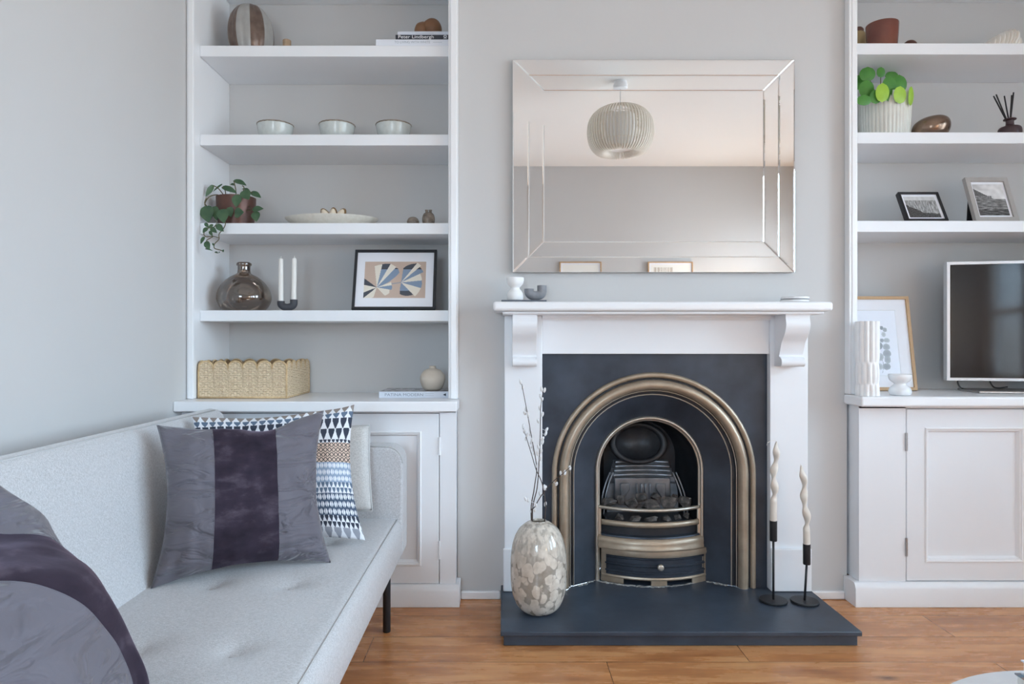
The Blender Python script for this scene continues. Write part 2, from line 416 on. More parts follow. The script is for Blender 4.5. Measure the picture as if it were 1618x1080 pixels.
WIN = [(-1.3, -.3), (-.02, .95), (1.2, 2.1)]; WZ0, WZ1 = .70, 2.35
bm = B()
ys = [YB] + [q for w in WIN for q in w] + [YA + .1]
for k in range(0, len(ys), 2): box(bm, XR, XR + .1, ys[k], ys[k + 1], 0, ZC)
for a, b in WIN: box(bm, XR, XR + .1, a, b, 0, WZ0); box(bm, XR, XR + .1, a, b, WZ1, ZC)
struct('wall_right', bm, M['wall'])
for k, (a, b) in enumerate(WIN):
    bm = B(); zm = 1.32
    for z0, z1 in ((WZ0, WZ0 + .07), (zm - .025, zm + .025), (WZ1 - .06, WZ1)): box(bm, XR + .03, XR + .08, a, b, z0, z1)
    for y0, y1 in ((a, a + .06), (b - .06, b)): box(bm, XR + .03, XR + .08, y0, y1, WZ0, WZ1)
    w = struct('window_%d' % (k + 1), bm, M['white_gloss'], loc=(XR + .05, (a + b) / 2, WZ0))
    obj('pane', bx(XR + .053, XR + .057, a + .05, b - .05, WZ0 + .06, WZ1 - .05), M['pane'], w)
    obj('window_sill', bx(XR - .05, XR + .09, a - .04, b + .04, WZ0 - .03, WZ0), M['white_gloss'], w, bevel=.006)

# alcove linings (white painted boards with a beaded front edge)
def lining(name, x0, x1, z0, inner):
    bm = bx(x0, x1, 2.768, YA, z0, ZC)
    w = x1 - x0
    box(bm, x0 + (w * .25 if inner > 0 else 0), x1 - (0 if inner > 0 else w * .25), 2.760, 2.769, z0, ZC)
    return struct(name, bm, M['white_gloss'], bevel=.003)
lining('trim_1', XL, -1.2535, .8196, 1)
lining('trim_2', -.2225, CL, .8196, 1)
lining('trim_3', 1.41, 1.4375, .838, -1)
struct('trim_4', bx(1.3995, 1.411, 2.762, 2.80, .838, ZC), M['white_gloss'], bevel=.003)
struct('trim_5', bx(CL, -.1835, 2.772, 2.80, .8196, ZC), M['white_gloss'])
struct('baseboard_left', bx(-.172, -.0095, 2.782, 2.80, 0, .034), M['white_gloss'], bevel=.005)
struct('baseboard_right', bx(1.2355, 1.3945, 2.782, 2.80, 0, .034), M['white_gloss'], bevel=.005)
struct('baseboard_back', bx(DB_, XR, YB, YB + .02, 0, .16), M['white_gloss'], bevel=.005)

# ------------------------------------------------------------------ alcove cupboards
def cupboard(label, x0, x1, z1, doors, ztop_d, zbot_d, plinth, pl_z, inset, px0, px1, group):
    t = thing('alcove_cupboard', label, 'cupboard', ((x0 + x1) / 2, 2.9, 0), group)
    bm = bx(x0, x1, 2.752, YA - .002, pl_z, z1)
    edges = [x0] + [q for d in doors for q in d] + [x1]
    for k in range(0, len(edges), 2):
        if edges[k + 1] - edges[k] > .012: box(bm, edges[k], edges[k + 1], 2.725, 2.752, pl_z, z1)
    box(bm, x0, x1, 2.725, 2.752, ztop_d + .003, z1)
    obj('carcass', bm, M['white'], t, bevel=.0012)
    bm = B(); prism(bm, [(2.70, .001), (2.70, plinth - .022), (2.708, plinth - .006), (2.716, plinth), (2.798, plinth), (2.798, .001)], 'x', px0, px1)
    obj('plinth', bm, M['white'], t, smooth=35)
    for d0, d1 in doors:
        g = .0028
        bm = B(); a, b, c, e = d0 + g, d1 - g, zbot_d, ztop_d
        rect_loops(bm, a, b, c, e, [(.0, 2.750), (.0, 2.7265), (.0015, 2.725), (inset, 2.725), (inset, 2.742)])
        bm.faces.new([bm.verts.new(p) for p in ((a + inset, 2.742, c + inset), (b - inset, 2.742, c + inset), (b - inset, 2.742, e - inset), (a + inset, 2.742, e - inset))])
        bmesh.ops.remove_doubles(bm, verts=bm.verts, dist=1e-5)
        d = obj('door', bm, M['white'], t)
        bm = B(); rect_loops(bm, a + inset - .006, b - inset + .006, c + inset - .006, e - inset + .006,
                             [(0, 2.7255), (.001, 2.722), (.004, 2.720), (.008, 2.722), (.010, 2.727), (.014, 2.7275), (.018, 2.733), (.021, 2.741), (.022, 2.743)])
        obj('panel_moulding', bm, M['white_gloss'], d, smooth=40)
        hx = d1 if d1 == doors[0][1] and group and x0 < 0 or (x0 < 0 and d1 == doors[-1][1]) else d0
        if x0 < 0: hx = d1 if (d0, d1) == doors[-1] else d0
        else: hx = d0 if (d0, d1) == doors[0] else d1
        for zc in ((ztop_d - .13), (zbot_d + .135)):
            bm = B(); tube(bm, [(hx, 2.722, zc - .036), (hx, 2.722, zc + .036)], .0048, 10)
            for q in (-.012, .012): lathe(bm, [(.0056, 0), (.0056, .002)], (hx, 2.722, zc + q), 10)
            obj('hinge', bm, M['white_gloss'] if x0 < 0 else M['steel'], d, smooth=40)
    return t
cupboard('white painted alcove cupboard with panelled doors, partly hidden behind the grey sofa', XL + .001, -.1885, .777,
         [(-1.236, -.745), (-.745, -.2536)], .7646, .0865, .085, .085, .076, XL + .001, -.1727, 'fitted alcove cupboards')
cupboard('white painted alcove cupboard with panelled doors standing under the television', 1.42, XR - .001, .796,
         [(1.608, 2.153), (2.153, 2.70)], .782, .098, .095, .095, .0785, 1.395, XR - .001, 'fitted alcove cupboards')
bm = B(); prism(bm, [(XL + .001, YA - .001), (XL + .001, 2.656), (-.1797, 2.656), (-.1797, 2.799), (-.1885, 2.799), (-.1885, YA - .001)], 'z', .778, .8186)
tag(obj('countertop', bm, M['white_gloss'], loc=(-.73, 2.9, .778), bevel=.013, bseg=4), 'white painted wooden top over the cupboard behind the sofa, carrying the wicker basket', 'countertop', 'cupboard tops')
bm = B(); prism(bm, [(1.395, 2.656), (XR - .001, 2.656), (XR - .001, YA - .001), (1.4115, YA - .001), (1.4115, 2.799), (1.395, 2.799)], 'z', .797, .837)
tag(obj('countertop', bm, M['white_gloss'], loc=(2.2, 2.9, .797), bevel=.013, bseg=4), 'white painted wooden top over the cupboard, carrying the television', 'countertop', 'cupboard tops')

LZ = [2.64, 2.274, 1.907, 1.541, 1.181]
LL = ['topmost white floating shelf in the alcove beside the grey wall, only its underside showing',
      'white floating shelf carrying the striped gourd vase and a stack of books',
      'white floating shelf carrying three pale bowls', 'white floating shelf carrying the trailing plant and oval dish',
      'white floating shelf carrying the smoky glass bottle and abstract print']
for z, lb in zip(LZ, LL):
    tag(obj('floating_shelf', bx(-1.2525, -.2235, 2.82, YA - .001, z - .0455, z), M['white'], loc=(-.738, 2.97, z - .0455), bevel=.002), lb, 'shelf', 'floating shelves')
RZ = [2.65, 2.2835, 1.916, 1.5505]
RL = ['topmost white floating shelf on the television side, only its underside showing',
      'white floating shelf carrying the red glass vase and white shell', 'white floating shelf carrying the potted round-leaved plant and reed diffuser',
      'white floating shelf above the television carrying two photo frames']
for z, lb in zip(RZ, RL):
    tag(obj('floating_shelf', bx(1.4385, XR - .001, 2.82, YA - .001, z - .0465, z), M['white'], loc=(2.2, 2.97, z - .0465), bevel=.002), lb, 'shelf', 'floating shelves')

# ------------------------------------------------------------------ fireplace surround
HZ = .055
t = thing('fire_surround', 'white painted wooden fireplace surround with curved corbels under its mantel', 'fireplace surround', (XI, 2.76, HZ))
for a, b in ((.005, .157), (1.0697, 1.2218)):
    obj('leg', bx(a, b, 2.735, 2.799, HZ + .001, 1.156), M['white'], t, bevel=.003)
for a, b in ((.0, .158), (1.0685, 1.230)):
    obj('foot_block', bx(a, b, 2.718, 2.7348, HZ + .001, .226), M['white'], t, bevel=.004)
obj('frieze', bx(.157, 1.0697, 2.745, 2.799, 1.002, 1.156), M['white'], t, bevel=.002)
bm = B(); prism(bm, [(2.745, 1.156), (2.742, 1.139), (2.736, 1.137), (2.732, 1.146), (2.728, 1.149), (2.728, 1.156)], 'x', .157, 1.0697)
obj('frieze_moulding', bm, M['white'], t, smooth=40)
obj('bed_mould', bx(-.002, 1.229, 2.612, 2.799, 1.156, 1.1676), M['white'], t, bevel=.004)
obj('mantel_shelf', bx(-.0384, 1.254, 2.59, 2.799, 1.1677, 1.2036), M['white_gloss'], t, bevel=.011, bseg=4)
prof = smooth_prof([(2.622, 1.156), (2.624, 1.145), (2.618, 1.115), (2.632, 1.082), (2.662, 1.0475), (2.677, 1.016), (2.686, .9945), (2.676, .990), (2.664, .9825), (2.66, .970), (2.664, .9595), (2.672, .954)], 4)
for a, b in ((.036, .131), (1.0854, 1.1795)):
    bm = B(); prism(bm, list(prof) + [(2.7345, .954), (2.7345, 1.1555)], 'x', a, b)
    obj('corbel', bm, M['white'], t, smooth=35, bevel=.002)

# ------------------------------------------------------------------ hearth
t = thing('hearth', 'black slate hearth slab on a low base in front of the fireplace', 'hearth', (XI, 2.55, 0))
bm = B(); prism(bm, [(-.0089, 2.345), (1.2345, 2.345), (1.2345, 2.798), (.965, 2.798), (.965, 3.08), (.255, 3.08), (.255, 2.798), (-.0089, 2.798)], 'z', .0385, HZ)
obj('slab', bm, M['slate'], t, bevel=.003)
obj('base', bx(.0013, 1.2255, 2.36, 2.796, .001, .0385), M['slate'], t, bevel=.002)
bm = B(); random.seed(3)
for k in range(70):
    u = k / 69; X = XI - .30 + .60 * u
    Y = 2.79 + .075 * min(1, max(0, (1 - abs(u - .5) * 2) * 3)) + random.uniform(-.007, .004)
    if abs(X - XI) < .235: Y = 2.866 - .085 * max(0, 1 - ((X - XI) / .235) ** 2) - random.uniform(.004, .012)
    r = random.uniform(.003, .0075)
    ball(bm, (X, Y, HZ + .001), r * 1.6, r * 1.1, r * .55, 6, fn=lambda p: 1 + .4 * noise.noise(p * 2 + Vector((k, 0, 0))))
obj('mortar_crumbs', bm, M['ash'], t, kind='stuff')

# ------------------------------------------------------------------ cast iron insert
def arch(r, n=36, zc=ZI, zb=HZ + .001, xc=XI):
    P = [(xc - r, zb + (zc - zb) * k / 6) for k in range(6)]
    P += [(xc - r * cos(pi * k / n), zc + r * sin(pi * k / n)) for k in range(n + 1)]
    P += [(xc + r, zc - (zc - zb) * k / 6) for k in range(1, 7)]
    return P
def arch_loft(bm, prof):
    return loft(bm, [[(x, y, z) for x, z in arch(r)] for r, y in prof], closed=False)
def halfround(r0, r1, y, proud, n=10):
    c, h = (r0 + r1) / 2, (r0 - r1) / 2
    return [(c + h * cos(pi * k / n), y - proud * sin(pi * k / n)) for k in range(n + 1)]
t = thing('fireplace_insert', 'cast iron fireplace insert with brass arch ribs and a bowed grate', 'fireplace', (XI, 2.82, HZ))
YP = 2.766
bm = B()
inner = arch(.400); outer = []
px0, px1, zt = .1575, 1.0692, 1.0015
for i, (x, z) in enumerate(inner):
    if z <= ZI + 1e-6: outer.append((px0 if x < XI else px1, z)); continue
    dx, dz = x - XI, z - ZI
    s = min(((px1 - XI) if dx > 0 else (XI - px0)) / max(abs(dx), 1e-6), (zt - ZI) / max(dz, 1e-6))
    outer.append((XI + dx * s, ZI + dz * s))
cor = [(px0, zt), (px1, zt)]
for c in cor:
    k = min(range(len(outer)), key=lambda q: (outer[q][0] - c[0]) ** 2 + (outer[q][1] - c[1]) ** 2); outer[k] = c
loft(bm, [[(x, 2.78, z) for x, z in outer], [(x, YP, z) for x, z in outer], [(x, YP, z) for x, z in inner], [(x, 2.78, z) for x, z in inner]], closed=False)
obj('face_plate', bm, M['iron'], t, smooth=30)
bm = B(); arch_loft(bm, halfround(.4135, .391, YP + .001, .014)); obj('outer_bead', bm, M['brass'], t, smooth=True)
bm = B(); arch_loft(bm, [(.391, YP + .001), (.384, YP + .004), (.382, YP + .001)]); obj('groove', bm, M['iron_dark'], t, smooth=True)
bm = B(); arch_loft(bm, halfround(.3835, .3425, YP + .003, .026, 14)); obj('roll_moulding', bm, M['brass'], t, smooth=True)
bm = B(); arch_loft(bm, [(.344, YP + .003), (.342, YP + .008), (.338, YP + .007), (.335, YP + .009), (.335, YP + .02), (.324, YP + .022)]); obj('stepped_band', bm, M['iron_dark'], t, smooth=40)
bm = B(); arch_loft(bm, halfround(.3405, .336, YP + .008, .004, 6)); obj('inner_fillet', bm, M['brass_thin'], t, smooth=True)
bm = B(); arch_loft(bm, halfround(.3245, .3195, YP + .022, .004, 6)); obj('splay_fillet', bm, M['brass_thin'], t, smooth=True)
bm = B(); arch_loft(bm, [(.3215, YP + .023), (.27, 2.822), (.224, 2.852)]); obj('splay_plate', bm, M['iron'], t, smooth=True)
bm = B(); arch_loft(bm, [(.2265, 2.851)] + halfround(.2255, .212, 2.85, .009, 8) + [(.212, 2.853), (.2065, 2.856), (.2065, 2.868)]); obj('opening_trim', bm, M['brass_thin'], t, smooth=50)
# firebox lining and fireback
bm = B()
loft(bm, [[(x, y, z) for x, z in arch(r, zc=zc)] for r, y, zc in ((.2068, 2.866, ZI), (.21, 2.90, ZI), (.185, 3.00, .53), (.16, 3.06, .54))], closed=False)
P = arch(.16, zc=.54); bm.faces.new([bm.verts.new((x, 3.06, z)) for x, z in P])
obj('firebox', bm, M['iron_dark'], t, smooth=40)
fb = B()
def fbx(u, v):      # curved back plate: narrow at the top, shoulders rounded
    z = .20 + .33 * v
    w = .155 if v < .55 else .155 - .035 * ((v - .55) / .45) ** 1.5
    x = XI - .005 + (u - .5) * 2 * w
    step = .010 * int(max(0, (v - .62)) / .095)
    return (x, 2.985 + .03 * (abs(u - .5) * 2) ** 2 * -1 + step + .02 * v, z)
grid(fb, 30, 48, fbx)
back = obj('fireback', fb, M['fireback'], t, smooth=30)
bm = B()
for k, z in enumerate((.472, .490, .508, .526)):
    w = .128 - .004 * k; tube(bm, [(XI - .005 - w + 2 * w * q / 12, 2.985 + .006 * k - .024 * ((q - 6) / 6) ** 2, z) for q in range(13)], .007, 8)
obj('back_rib', bm, M['fireback'], back, smooth=True)
bm = bx(XI - .125, XI + .115, 2.962, 2.992, .345, .460)
for k in range(4): box(bm, XI - .035 + k * .019, XI - .025 + k * .019, 2.951, 2.964, .368, .438)
for sx in (-1, 1):
    prism(bm, [(XI - .005 + sx * .058, .438), (XI - .005 + sx * .098, .438), (XI - .005 + sx * .098, .372), (XI - .005 + sx * .084, .372), (XI - .005 + sx * .058, .410)], 'y', 2.951, 2.964)
obj('relief_panel', bm, M['fireback'], back, bevel=.003)
for sx in (-1, 1):
    bm = B()
    for q in (0, .014): tube(bm, curve([(XI - .005 + sx * (.128 + q), 2.955, .487), (XI - .005 + sx * (.148 + q), 2.95, .44), (XI - .005 + sx * (.165 + q), 2.94, .38), (XI - .005 + sx * (.175 + q), 2.93, .30)], 4), .004, 6)
    obj('shoulder_bead', bm, M['fireback'], back, smooth=True)
bm = B()
lathe(bm, smooth_prof([(.128, 0), (.125, .012), (.112, .016), (.098, .008), (.09, -.02), (.06, -.045), (.0, -.055)], 4), (0, 0, 0), 40, sy=.72)
bmesh.ops.rotate(bm, cent=(0, 0, 0), matrix=Matrix.Rotation(radians(78), 3, 'X'), verts=bm.verts)
bmesh.ops.translate(bm, vec=(XI - .018, 2.99, .607), verts=bm.verts)
obj('throat_hood', bm, M['iron_dark'], t, smooth=True)
# bowed grate
def bow(x, y_end, depth, hw, xc=XI): return y_end - depth * max(0.0, 1 - ((x - xc) / hw) ** 2)
def bow_sweep(bm, x0, x1, sec, y_end=2.872, depth=.085, hw=.235, xc=XI, n=28):
    """sec = closed (dy, z) section, dy forward is negative"""
    rings = []
    for k in range(n + 1):
        x = x0 + (x1 - x0) * k / n; y = bow(x, y_end, depth, hw, xc)
        rings.append([(x, y + dy, z) for dy, z in sec])
    return loft(bm, rings, True, True)
def ovalsec(zc, hz, hy, n=12, off=0): return [(off - hy * cos(2 * pi * k / n), zc + hz * sin(2 * pi * k / n)) for k in range(n)]
G0, G1 = XI - .212, XI + .212
g = obj('grate_top_rail', bow_sweep(B(), G0, G1, ovalsec(.362, .0075, .009)), M['brass_thin'], t, smooth=True)
obj('grate_bar', bow_sweep(B(), G0 + .012, G1 - .006, ovalsec(.302, .012, .010, off=-.002)), M['brass'], t, smooth=True)
obj('grate_lip', bow_sweep(B(), G0 + .01, G1 - .004, [(-.014, .248), (-.012, .254), (.03, .258), (.03, .248)]), M['iron'], t, smooth=35)
obj('grate_bottom_rail', bow_sweep(B(), G0 - .004, G1 + .012, [(-.010, .250), (-.022, .240), (-.026, .226), (-.024, .214), (-.030, .206), (-.028, .199), (.02, .199), (.02, .250)]), M['brass'], t, smooth=50)
obj('grate_back_plate', bow_sweep(B(), G0 + .012, G1 - .01, [(.012, .246), (.012, .292), (.02, .292), (.02, .246)]), M['iron_dark'], t, smooth=35)
for sx, x in ((-1, G0 + .004), (1, G1 - .004)):
    obj('grate_post', bx(x - .008, x + .008, 2.848, 2.866, .20, .366), M['brass_thin'], t, bevel=.003)
bed = B(); n = 20
top = [(G0 + .03 + (G1 - G0 - .06) * k / n, bow(G0 + .03 + (G1 - G0 - .06) * k / n, 2.872, .085, .235) + .014) for k in range(n + 1)]
prism(bed, top + [(G1 - .03, 2.97), (G0 + .03, 2.97)], 'z', .300, .312)
obj('grate_bed', bed, M['iron_dark'], t)
# ash pan cover
DX = XI + .022; D0, D1 = DX - .222, DX + .222
ash = obj('ash_pan_cover', bow_sweep(B(), D0 + .014, D1 - .014, [(.0, .085), (-.004, .088), (-.004, .1), (-.010, .104), (-.010, .108), (-.003, .113), (-.003, .128), (-.009, .132), (-.009, .137), (-.003, .142), (-.003, .158), (-.008, .162), (-.008, .166), (0, .172), (.01, .172), (.01, .085)], hw=.24, xc=DX), M['iron'], t, smooth=35)
bm = B()
bow_sweep(bm, D0, D1, [(-.010, .170), (-.013, .178), (-.010, .195), (.004, .197), (.01, .170)], hw=.24, xc=DX)
bow_sweep(bm, D0, D0 + .018, [(-.008, .085), (-.008, .172), (.012, .172), (.012, .085)], hw=.24, xc=DX, n=3)
bow_sweep(bm, D1 - .018, D1, [(-.008, .085), (-.008, .172), (.012, .172), (.012, .085)], hw=.24, xc=DX, n=3)
bow_sweep(bm, D0, D1, [(-.008, .077), (-.010, .082), (-.008, .088), (.01, .088), (.01, .077)], hw=.24, xc=DX)
for a, b in ((D0, D0 + .085), (DX - .028, DX + .036), (D1 - .075, D1)):
    bow_sweep(bm, a, b, [(-.008, HZ + .001), (-.008, .078), (.01, .078), (.01, HZ + .001)], hw=.24, xc=DX, n=8)
obj('cover_frame', bm, M['brass'], ash, smooth=35)
bm = B(); kx, ky = DX + .005, bow(DX, 2.872, .085, .24, DX) - .008
lathe(bm, smooth_prof([(.006, 0), (.006, .010), (.012, .013), (.0135, .020), (.011, .026), (0, .028)], 4), (0, 0, 0), 20)
bmesh.ops.rotate(bm, cent=(0, 0, 0), matrix=Matrix.Rotation(radians(90), 3, 'X'), verts=bm.verts)
bmesh.ops.translate(bm, vec=(kx, ky, .138), verts=bm.verts)
obj('knob', bm, M['brass_thin'], ash, smooth=True)

# coals
def coal_lump(seed, c, w, h, d):
    rnd = random.Random(seed); bm = B()
    for k in range(16):
        v = Vector((rnd.gauss(0, 1), rnd.gauss(0, 1), rnd.gauss(0, 1))).normalized()
        s = rnd.uniform(.8, 1.05)
        bm.verts.new((c[0] + v.x * w / 2 * s * 1.1, c[1] + v.y * d / 2 * s, c[2] + v.z * h / 2 * s * 1.1))
    r = bmesh.ops.convex_hull(bm, input=bm.verts)
    bmesh.ops.delete(bm, geom=[e for e in r['geom_interior'] if isinstance(e, bmesh.types.BMVert)], context='VERTS')
    return bm
CO = [(150, 552, 92, 62, 2.868, 'squarish dark coal at the end of the grate by the mottled vase'), (214, 535, 56, 74, 2.888, 'small upright coal second along the heap from the vase end'),
      (276, 562, 86, 72, 2.845, 'jagged coal with ashy facets third along the heap from the vase end'), (335, 524, 80, 64, 2.90, 'coal at the crest of the heap behind the large middle lump'),
      (386, 568, 112, 68, 2.825, 'large smooth-faced coal at the middle of the heap'), (412, 520, 62, 46, 2.93, 'small coal at the very back of the heap centre'),
      (490, 556, 96, 92, 2.845, 'tall ashy coal just past the middle lump, nearer the candles'), (516, 524, 72, 44, 2.92, 'flat coal lying behind the tall ashy lump'),
      (585, 550, 96, 76, 2.862, 'rough coal at the end of the grate by the candlesticks')]
CB = [(215, 634, 56, 38, 2.836), (300, 644, 70, 40, 2.819), (390, 646, 90, 40, 2.812), (478, 643, 56, 40, 2.817), (542, 637, 52, 40, 2.83), (592, 628, 46, 36, 2.846)]
CBL = ['coal showing through the grate gap, closest to the mottled vase', 'coal showing through the grate gap, second from the mottled vase', 'widest coal showing through the middle of the grate gap',
       'coal showing through the grate gap, third from the candlestick side', 'coal showing through the grate gap, second from the candlestick side', 'coal showing through the grate gap, closest to the candlesticks']
for k, (x, y, w, h, Y, lb) in enumerate(CO):
    p = at(x / 3.6 + 920, y / 3.6 + 640, Y); s = Y / F / 3.6
    tag(obj('coal', coal_lump(k + 11, p, w * s, h * s, w * s * .8), M['coal'], loc=(p.x, p.y, p.z - h * s / 2)), lb, 'coal', 'coals in the grate')
for k, ((x, y, w, h, Y), lb) in enumerate(zip(CB, CBL)):
    p = at(x / 3.6 + 920, y / 3.6 + 640, Y + .006); s = Y / F / 3.6
    tag(obj('coal', coal_lump(k + 41, p, w * s, h * s * 1.15, .03), M['coal'], loc=(p.x, p.y, p.z - h * s / 2)), lb, 'coal', 'coals in the grate')

# ------------------------------------------------------------------ mirror
t = thing('wall_mirror', 'wide rectangular mirror with a mitred double glass border above the mantel', 'mirror', (.612, 2.79, 1.333))
mx0, mx1, mz0, mz1 = .0386, 1.1856, 1.333, 2.197
obj('backing', bx(mx0 + .001, mx1 - .001, 2.779, 2.799, mz0 + .001, mz1 - .001), M['mirror_edge'], t)
def glass_piece(name, quad, bev=.0042, drop=.0012):
    """flat mirror piece with ground sloping edges; quad in (x, z), counter-clockwise"""
    c = Vector((sum(q[0] for q in quad) / 4, sum(q[1] for q in quad) / 4))
    Q = [Vector(q) for q in quad]; I = []
    def wd(a, b):
        e = (b - a).normalized(); o = Vector((e.y, -e.x))       # outward
        return .0012 if o.y < -.9 else bev
    for i in range(4):
        a, b, d = Q[i - 1], Q[i], Q[(i + 1) % 4]
        e0, e1 = (b - a).normalized(), (d - b).normalized(); w0, w1_ = wd(a, b), wd(b, d)
        cr_ = e0.x * e1.y - e0.y * e1.x                          # inner corner of the two offset edges
        I.append(b + e0 * (-w1_ / cr_) + e1 * (w0 / cr_))
    bm = B(); loft(bm, [[(q.x, 2.7785, q.y) for q in Q], [(q.x, 2.7745 + drop, q.y) for q in Q], [(q.x, 2.7745, q.y) for q in I]])
    bm.faces.new([bm.verts.new((q.x, 2.7745, q.y)) for q in I])
    return obj(name, bm, M['mirror'], t)
w1, w2 = .064, .061
def strips(a, w, name):
    x0, x1, z0, z1 = mx0 + a, mx1 - a, mz0 + a, mz1 - a
    for q in ([(x0, z0), (x1, z0), (x1 - w, z0 + w), (x0 + w, z0 + w)], [(x1, z0), (x1, z1), (x1 - w, z1 - w), (x1 - w, z0 + w)],
              [(x1, z1), (x0, z1), (x0 + w, z1 - w), (x1 - w, z1 - w)], [(x0, z1), (x0, z0), (x0 + w, z0 + w), (x0 + w, z1 - w)]): glass_piece(name, q)
strips(0, w1, 'outer_strip'); strips(w1, w2, 'inner_strip')
a = w1 + w2
glass_piece('centre_glass', [(mx0 + a, mz0 + a), (mx1 - a, mz0 + a), (mx1 - a, mz1 - a), (mx0 + a, mz1 - a)], .004)

# ------------------------------------------------------------------ pendant lamp (seen in the mirror)
PXc, PYc = .81, .83
t = thing('pendant_lamp', 'round ivory slatted pendant lamp hanging from the ceiling, seen in the mirror', 'ceiling lamp', (PXc, PYc, ZC))
bm = B(); lathe(bm, [(.0, -.001), (.044, -.001), (.044, -.02), (.05, -.024), (.05, -.046), (.044, -.052), (0, -.054)], (PXc, PYc, ZC), 32); obj('ceiling_rose', bm, M['white_gloss'], t, smooth=40)
bm = B(); tube(bm, [(PXc, PYc, ZC - .05), (PXc, PYc, 2.62)], .003, 8); obj('cable', bm, M['silver'], t, smooth=True)
prof = smooth_prof([(.085, 2.692), (.13, 2.685), (.185, 2.645), (.22, 2.58), (.229, 2.50), (.222, 2.43), (.20, 2.37), (.165, 2.332), (.125, 2.325), (.10, 2.345), (.092, 2.372)], 5)
prof = [(r, 2.506 + (z - 2.506) * .87) for r, z in prof]
bm = B(); NR = 60
for k in range(NR):
    q = 2 * pi * k / NR; e = Vector((cos(q), sin(q), 0)); s = Vector((-sin(q), cos(q), 0)) * .0036
    o_, i_ = [], []
    for j, (r, z) in enumerate(prof):
        a_, b_ = prof[max(0, j - 1)], prof[min(len(prof) - 1, j + 1)]
        nx, nz = (b_[1] - a_[1]), -(b_[0] - a_[0]); L = sqrt(nx * nx + nz * nz); w = .016
        o_.append(Vector((PXc, PYc, z)) + e * r); i_.append(Vector((PXc, PYc, z + nz / L * w)) + e * (r + nx / L * w))
    loft(bm, [[o_[j] + s, i_[j] + s, i_[j] - s, o_[j] - s] for j in range(len(prof))], True, True)
obj('slatted_shade', bm, M['shade'], t)
bm = B()
for r, z in ((.085, 2.666), (.208, 2.588), (.205, 2.415)): tube(bm, [(PXc + r * cos(2 * pi * k / 40), PYc + r * sin(2 * pi * k / 40), z) for k in range(41)], .003, 6)
obj('shade_ring', bm, M['shade'], t, smooth=True)
bm = B(); lathe(bm, smooth_prof([(.0, 0), (.085, 0), (.1, .008), (.102, .02), (.102, .21), (.1, .222), (.085, .23), (0, .23)], 3), (PXc, PYc, 2.385), 40); obj('diffuser', bm, M['diffuser'], t, smooth=40)

# ------------------------------------------------------------------ framed pictures
def picture(name, label, cat, p0, width, height, tilt, depth, fw, fmat, mount, art, group=None, nu=90, nv=110, yaw=0, rim=0, artcol=None):
    """p0: middle of the bottom front edge; leans back by tilt (radians). local x right, y back, z up"""
    t = thing(name, label, cat, (p0[0], p0[1], p0[2] + depth * sin(tilt) * 1.02), group, rot=(-tilt, 0, yaw))
    w = width / 2; bm = B()
    rect_loops(bm, -w, w, 0, height, [(0, depth), (0, .001), (.001, 0), (fw - .001, 0), (fw, .001), (fw, .010)])
    obj('frame', bm, fmat, t)
    obj('backboard', bx(-w + .002, w - .002, depth - .005, depth - .001, .002, height - .002), M['black'], t)
    bm = B(); g = fw * .8
    loft(bm, [[(-w + a_, y_, b_), (w - a_, y_, b_), (w - a_, y_, height - b_), (-w + a_, y_, height - b_)] for a_, b_, y_ in ((g, g, .0075), (mount[0], mount[1], .0075), (mount[0] + .001, mount[1] + .001, .0085))])
    obj('mount', bm, M['mount'], t)
    a0, a1, b0, b1 = -w + mount[0], w - mount[0], mount[1], height - mount[1]
    bm = B(); grid(bm, nu, nv, lambda u, v: (a0 + (a1 - a0) * u, .0085, b0 + (b1 - b0) * v), art)
    pr = obj('print', bm, M['print'], t)
    return t
def lerp(a, b, t): return tuple(a[i] + (b[i] - a[i]) * t for i in range(3))
def abstract(u, v):
    x, y = (u * 1200 + 210) / 1.0, 0
    X = 265 + u * 990; Y = 895 - v * 635        # measured print space
    base = (198, 176, 160)
    cream, blue, navy = (232, 226, 212), (126, 148, 174), (60, 68, 80)
    def fan(cx, cy, X, Y, secs):
        a = math.degrees(math.atan2(cy - Y, X - cx)) % 360; r = sqrt((X - cx) ** 2 + (Y - cy) ** 2)
        for a0, a1, R, c in secs:
            if a0 <= a < a1 and r < R(a): return c
        return None
    lobe1 = lambda a: 400 - .035 * (a - 70) ** 2 if a < 110 else 0
    c = fan(475, 710, X, Y, [(36, 50, lambda a: 462 - abs(a - 45) * 3, navy if Y < 395 else blue), (24, 36, lambda a: 150 + (a - 24) * 24, blue), (50, 63.4, lambda a: 458, cream), (63.4, 80, lambda a: 458 - (a - 63) * 3, navy if Y < 400 else blue), (80, 98, lambda a: 405 - (a - 80) * 2, cream),
                             (9, 22, lambda a: 240, cream), (0, 9, lambda a: 243, blue), (350, 360, lambda a: 243, blue), (314, 350, lambda a: 228 - abs(a - 335) * 1.6, cream),
                             (143, 168, lambda a: 400, navy), (168, 203, lambda a: 400, cream), (203, 222, lambda a: 400, navy), (222, 256, lambda a: 300 - (a - 222) * 4, cream)])
    if c is None and X > 845:
        c = fan(860, 625, X, Y, [(54, 84, lambda a: 250 + (84 - a) * 5.2, navy if Y < 400 else blue), (43, 54, lambda a: 425, cream), (27, 43, lambda a: 395, navy if Y < 400 else blue), (6, 27, lambda a: 335, cream), (0, 6, lambda a: 330, blue),
                                 (343, 360, lambda a: 335, blue), (314, 343, lambda a: 330, cream), (262, 314, lambda a: 190 + (a - 262) * 1.9, navy if Y > 770 else blue)])
    if c is None and 470 < X < 860 and abs(Y - (690 - (X - 470) * .17)) < 9: c = (150, 156, 166)
    return c or base
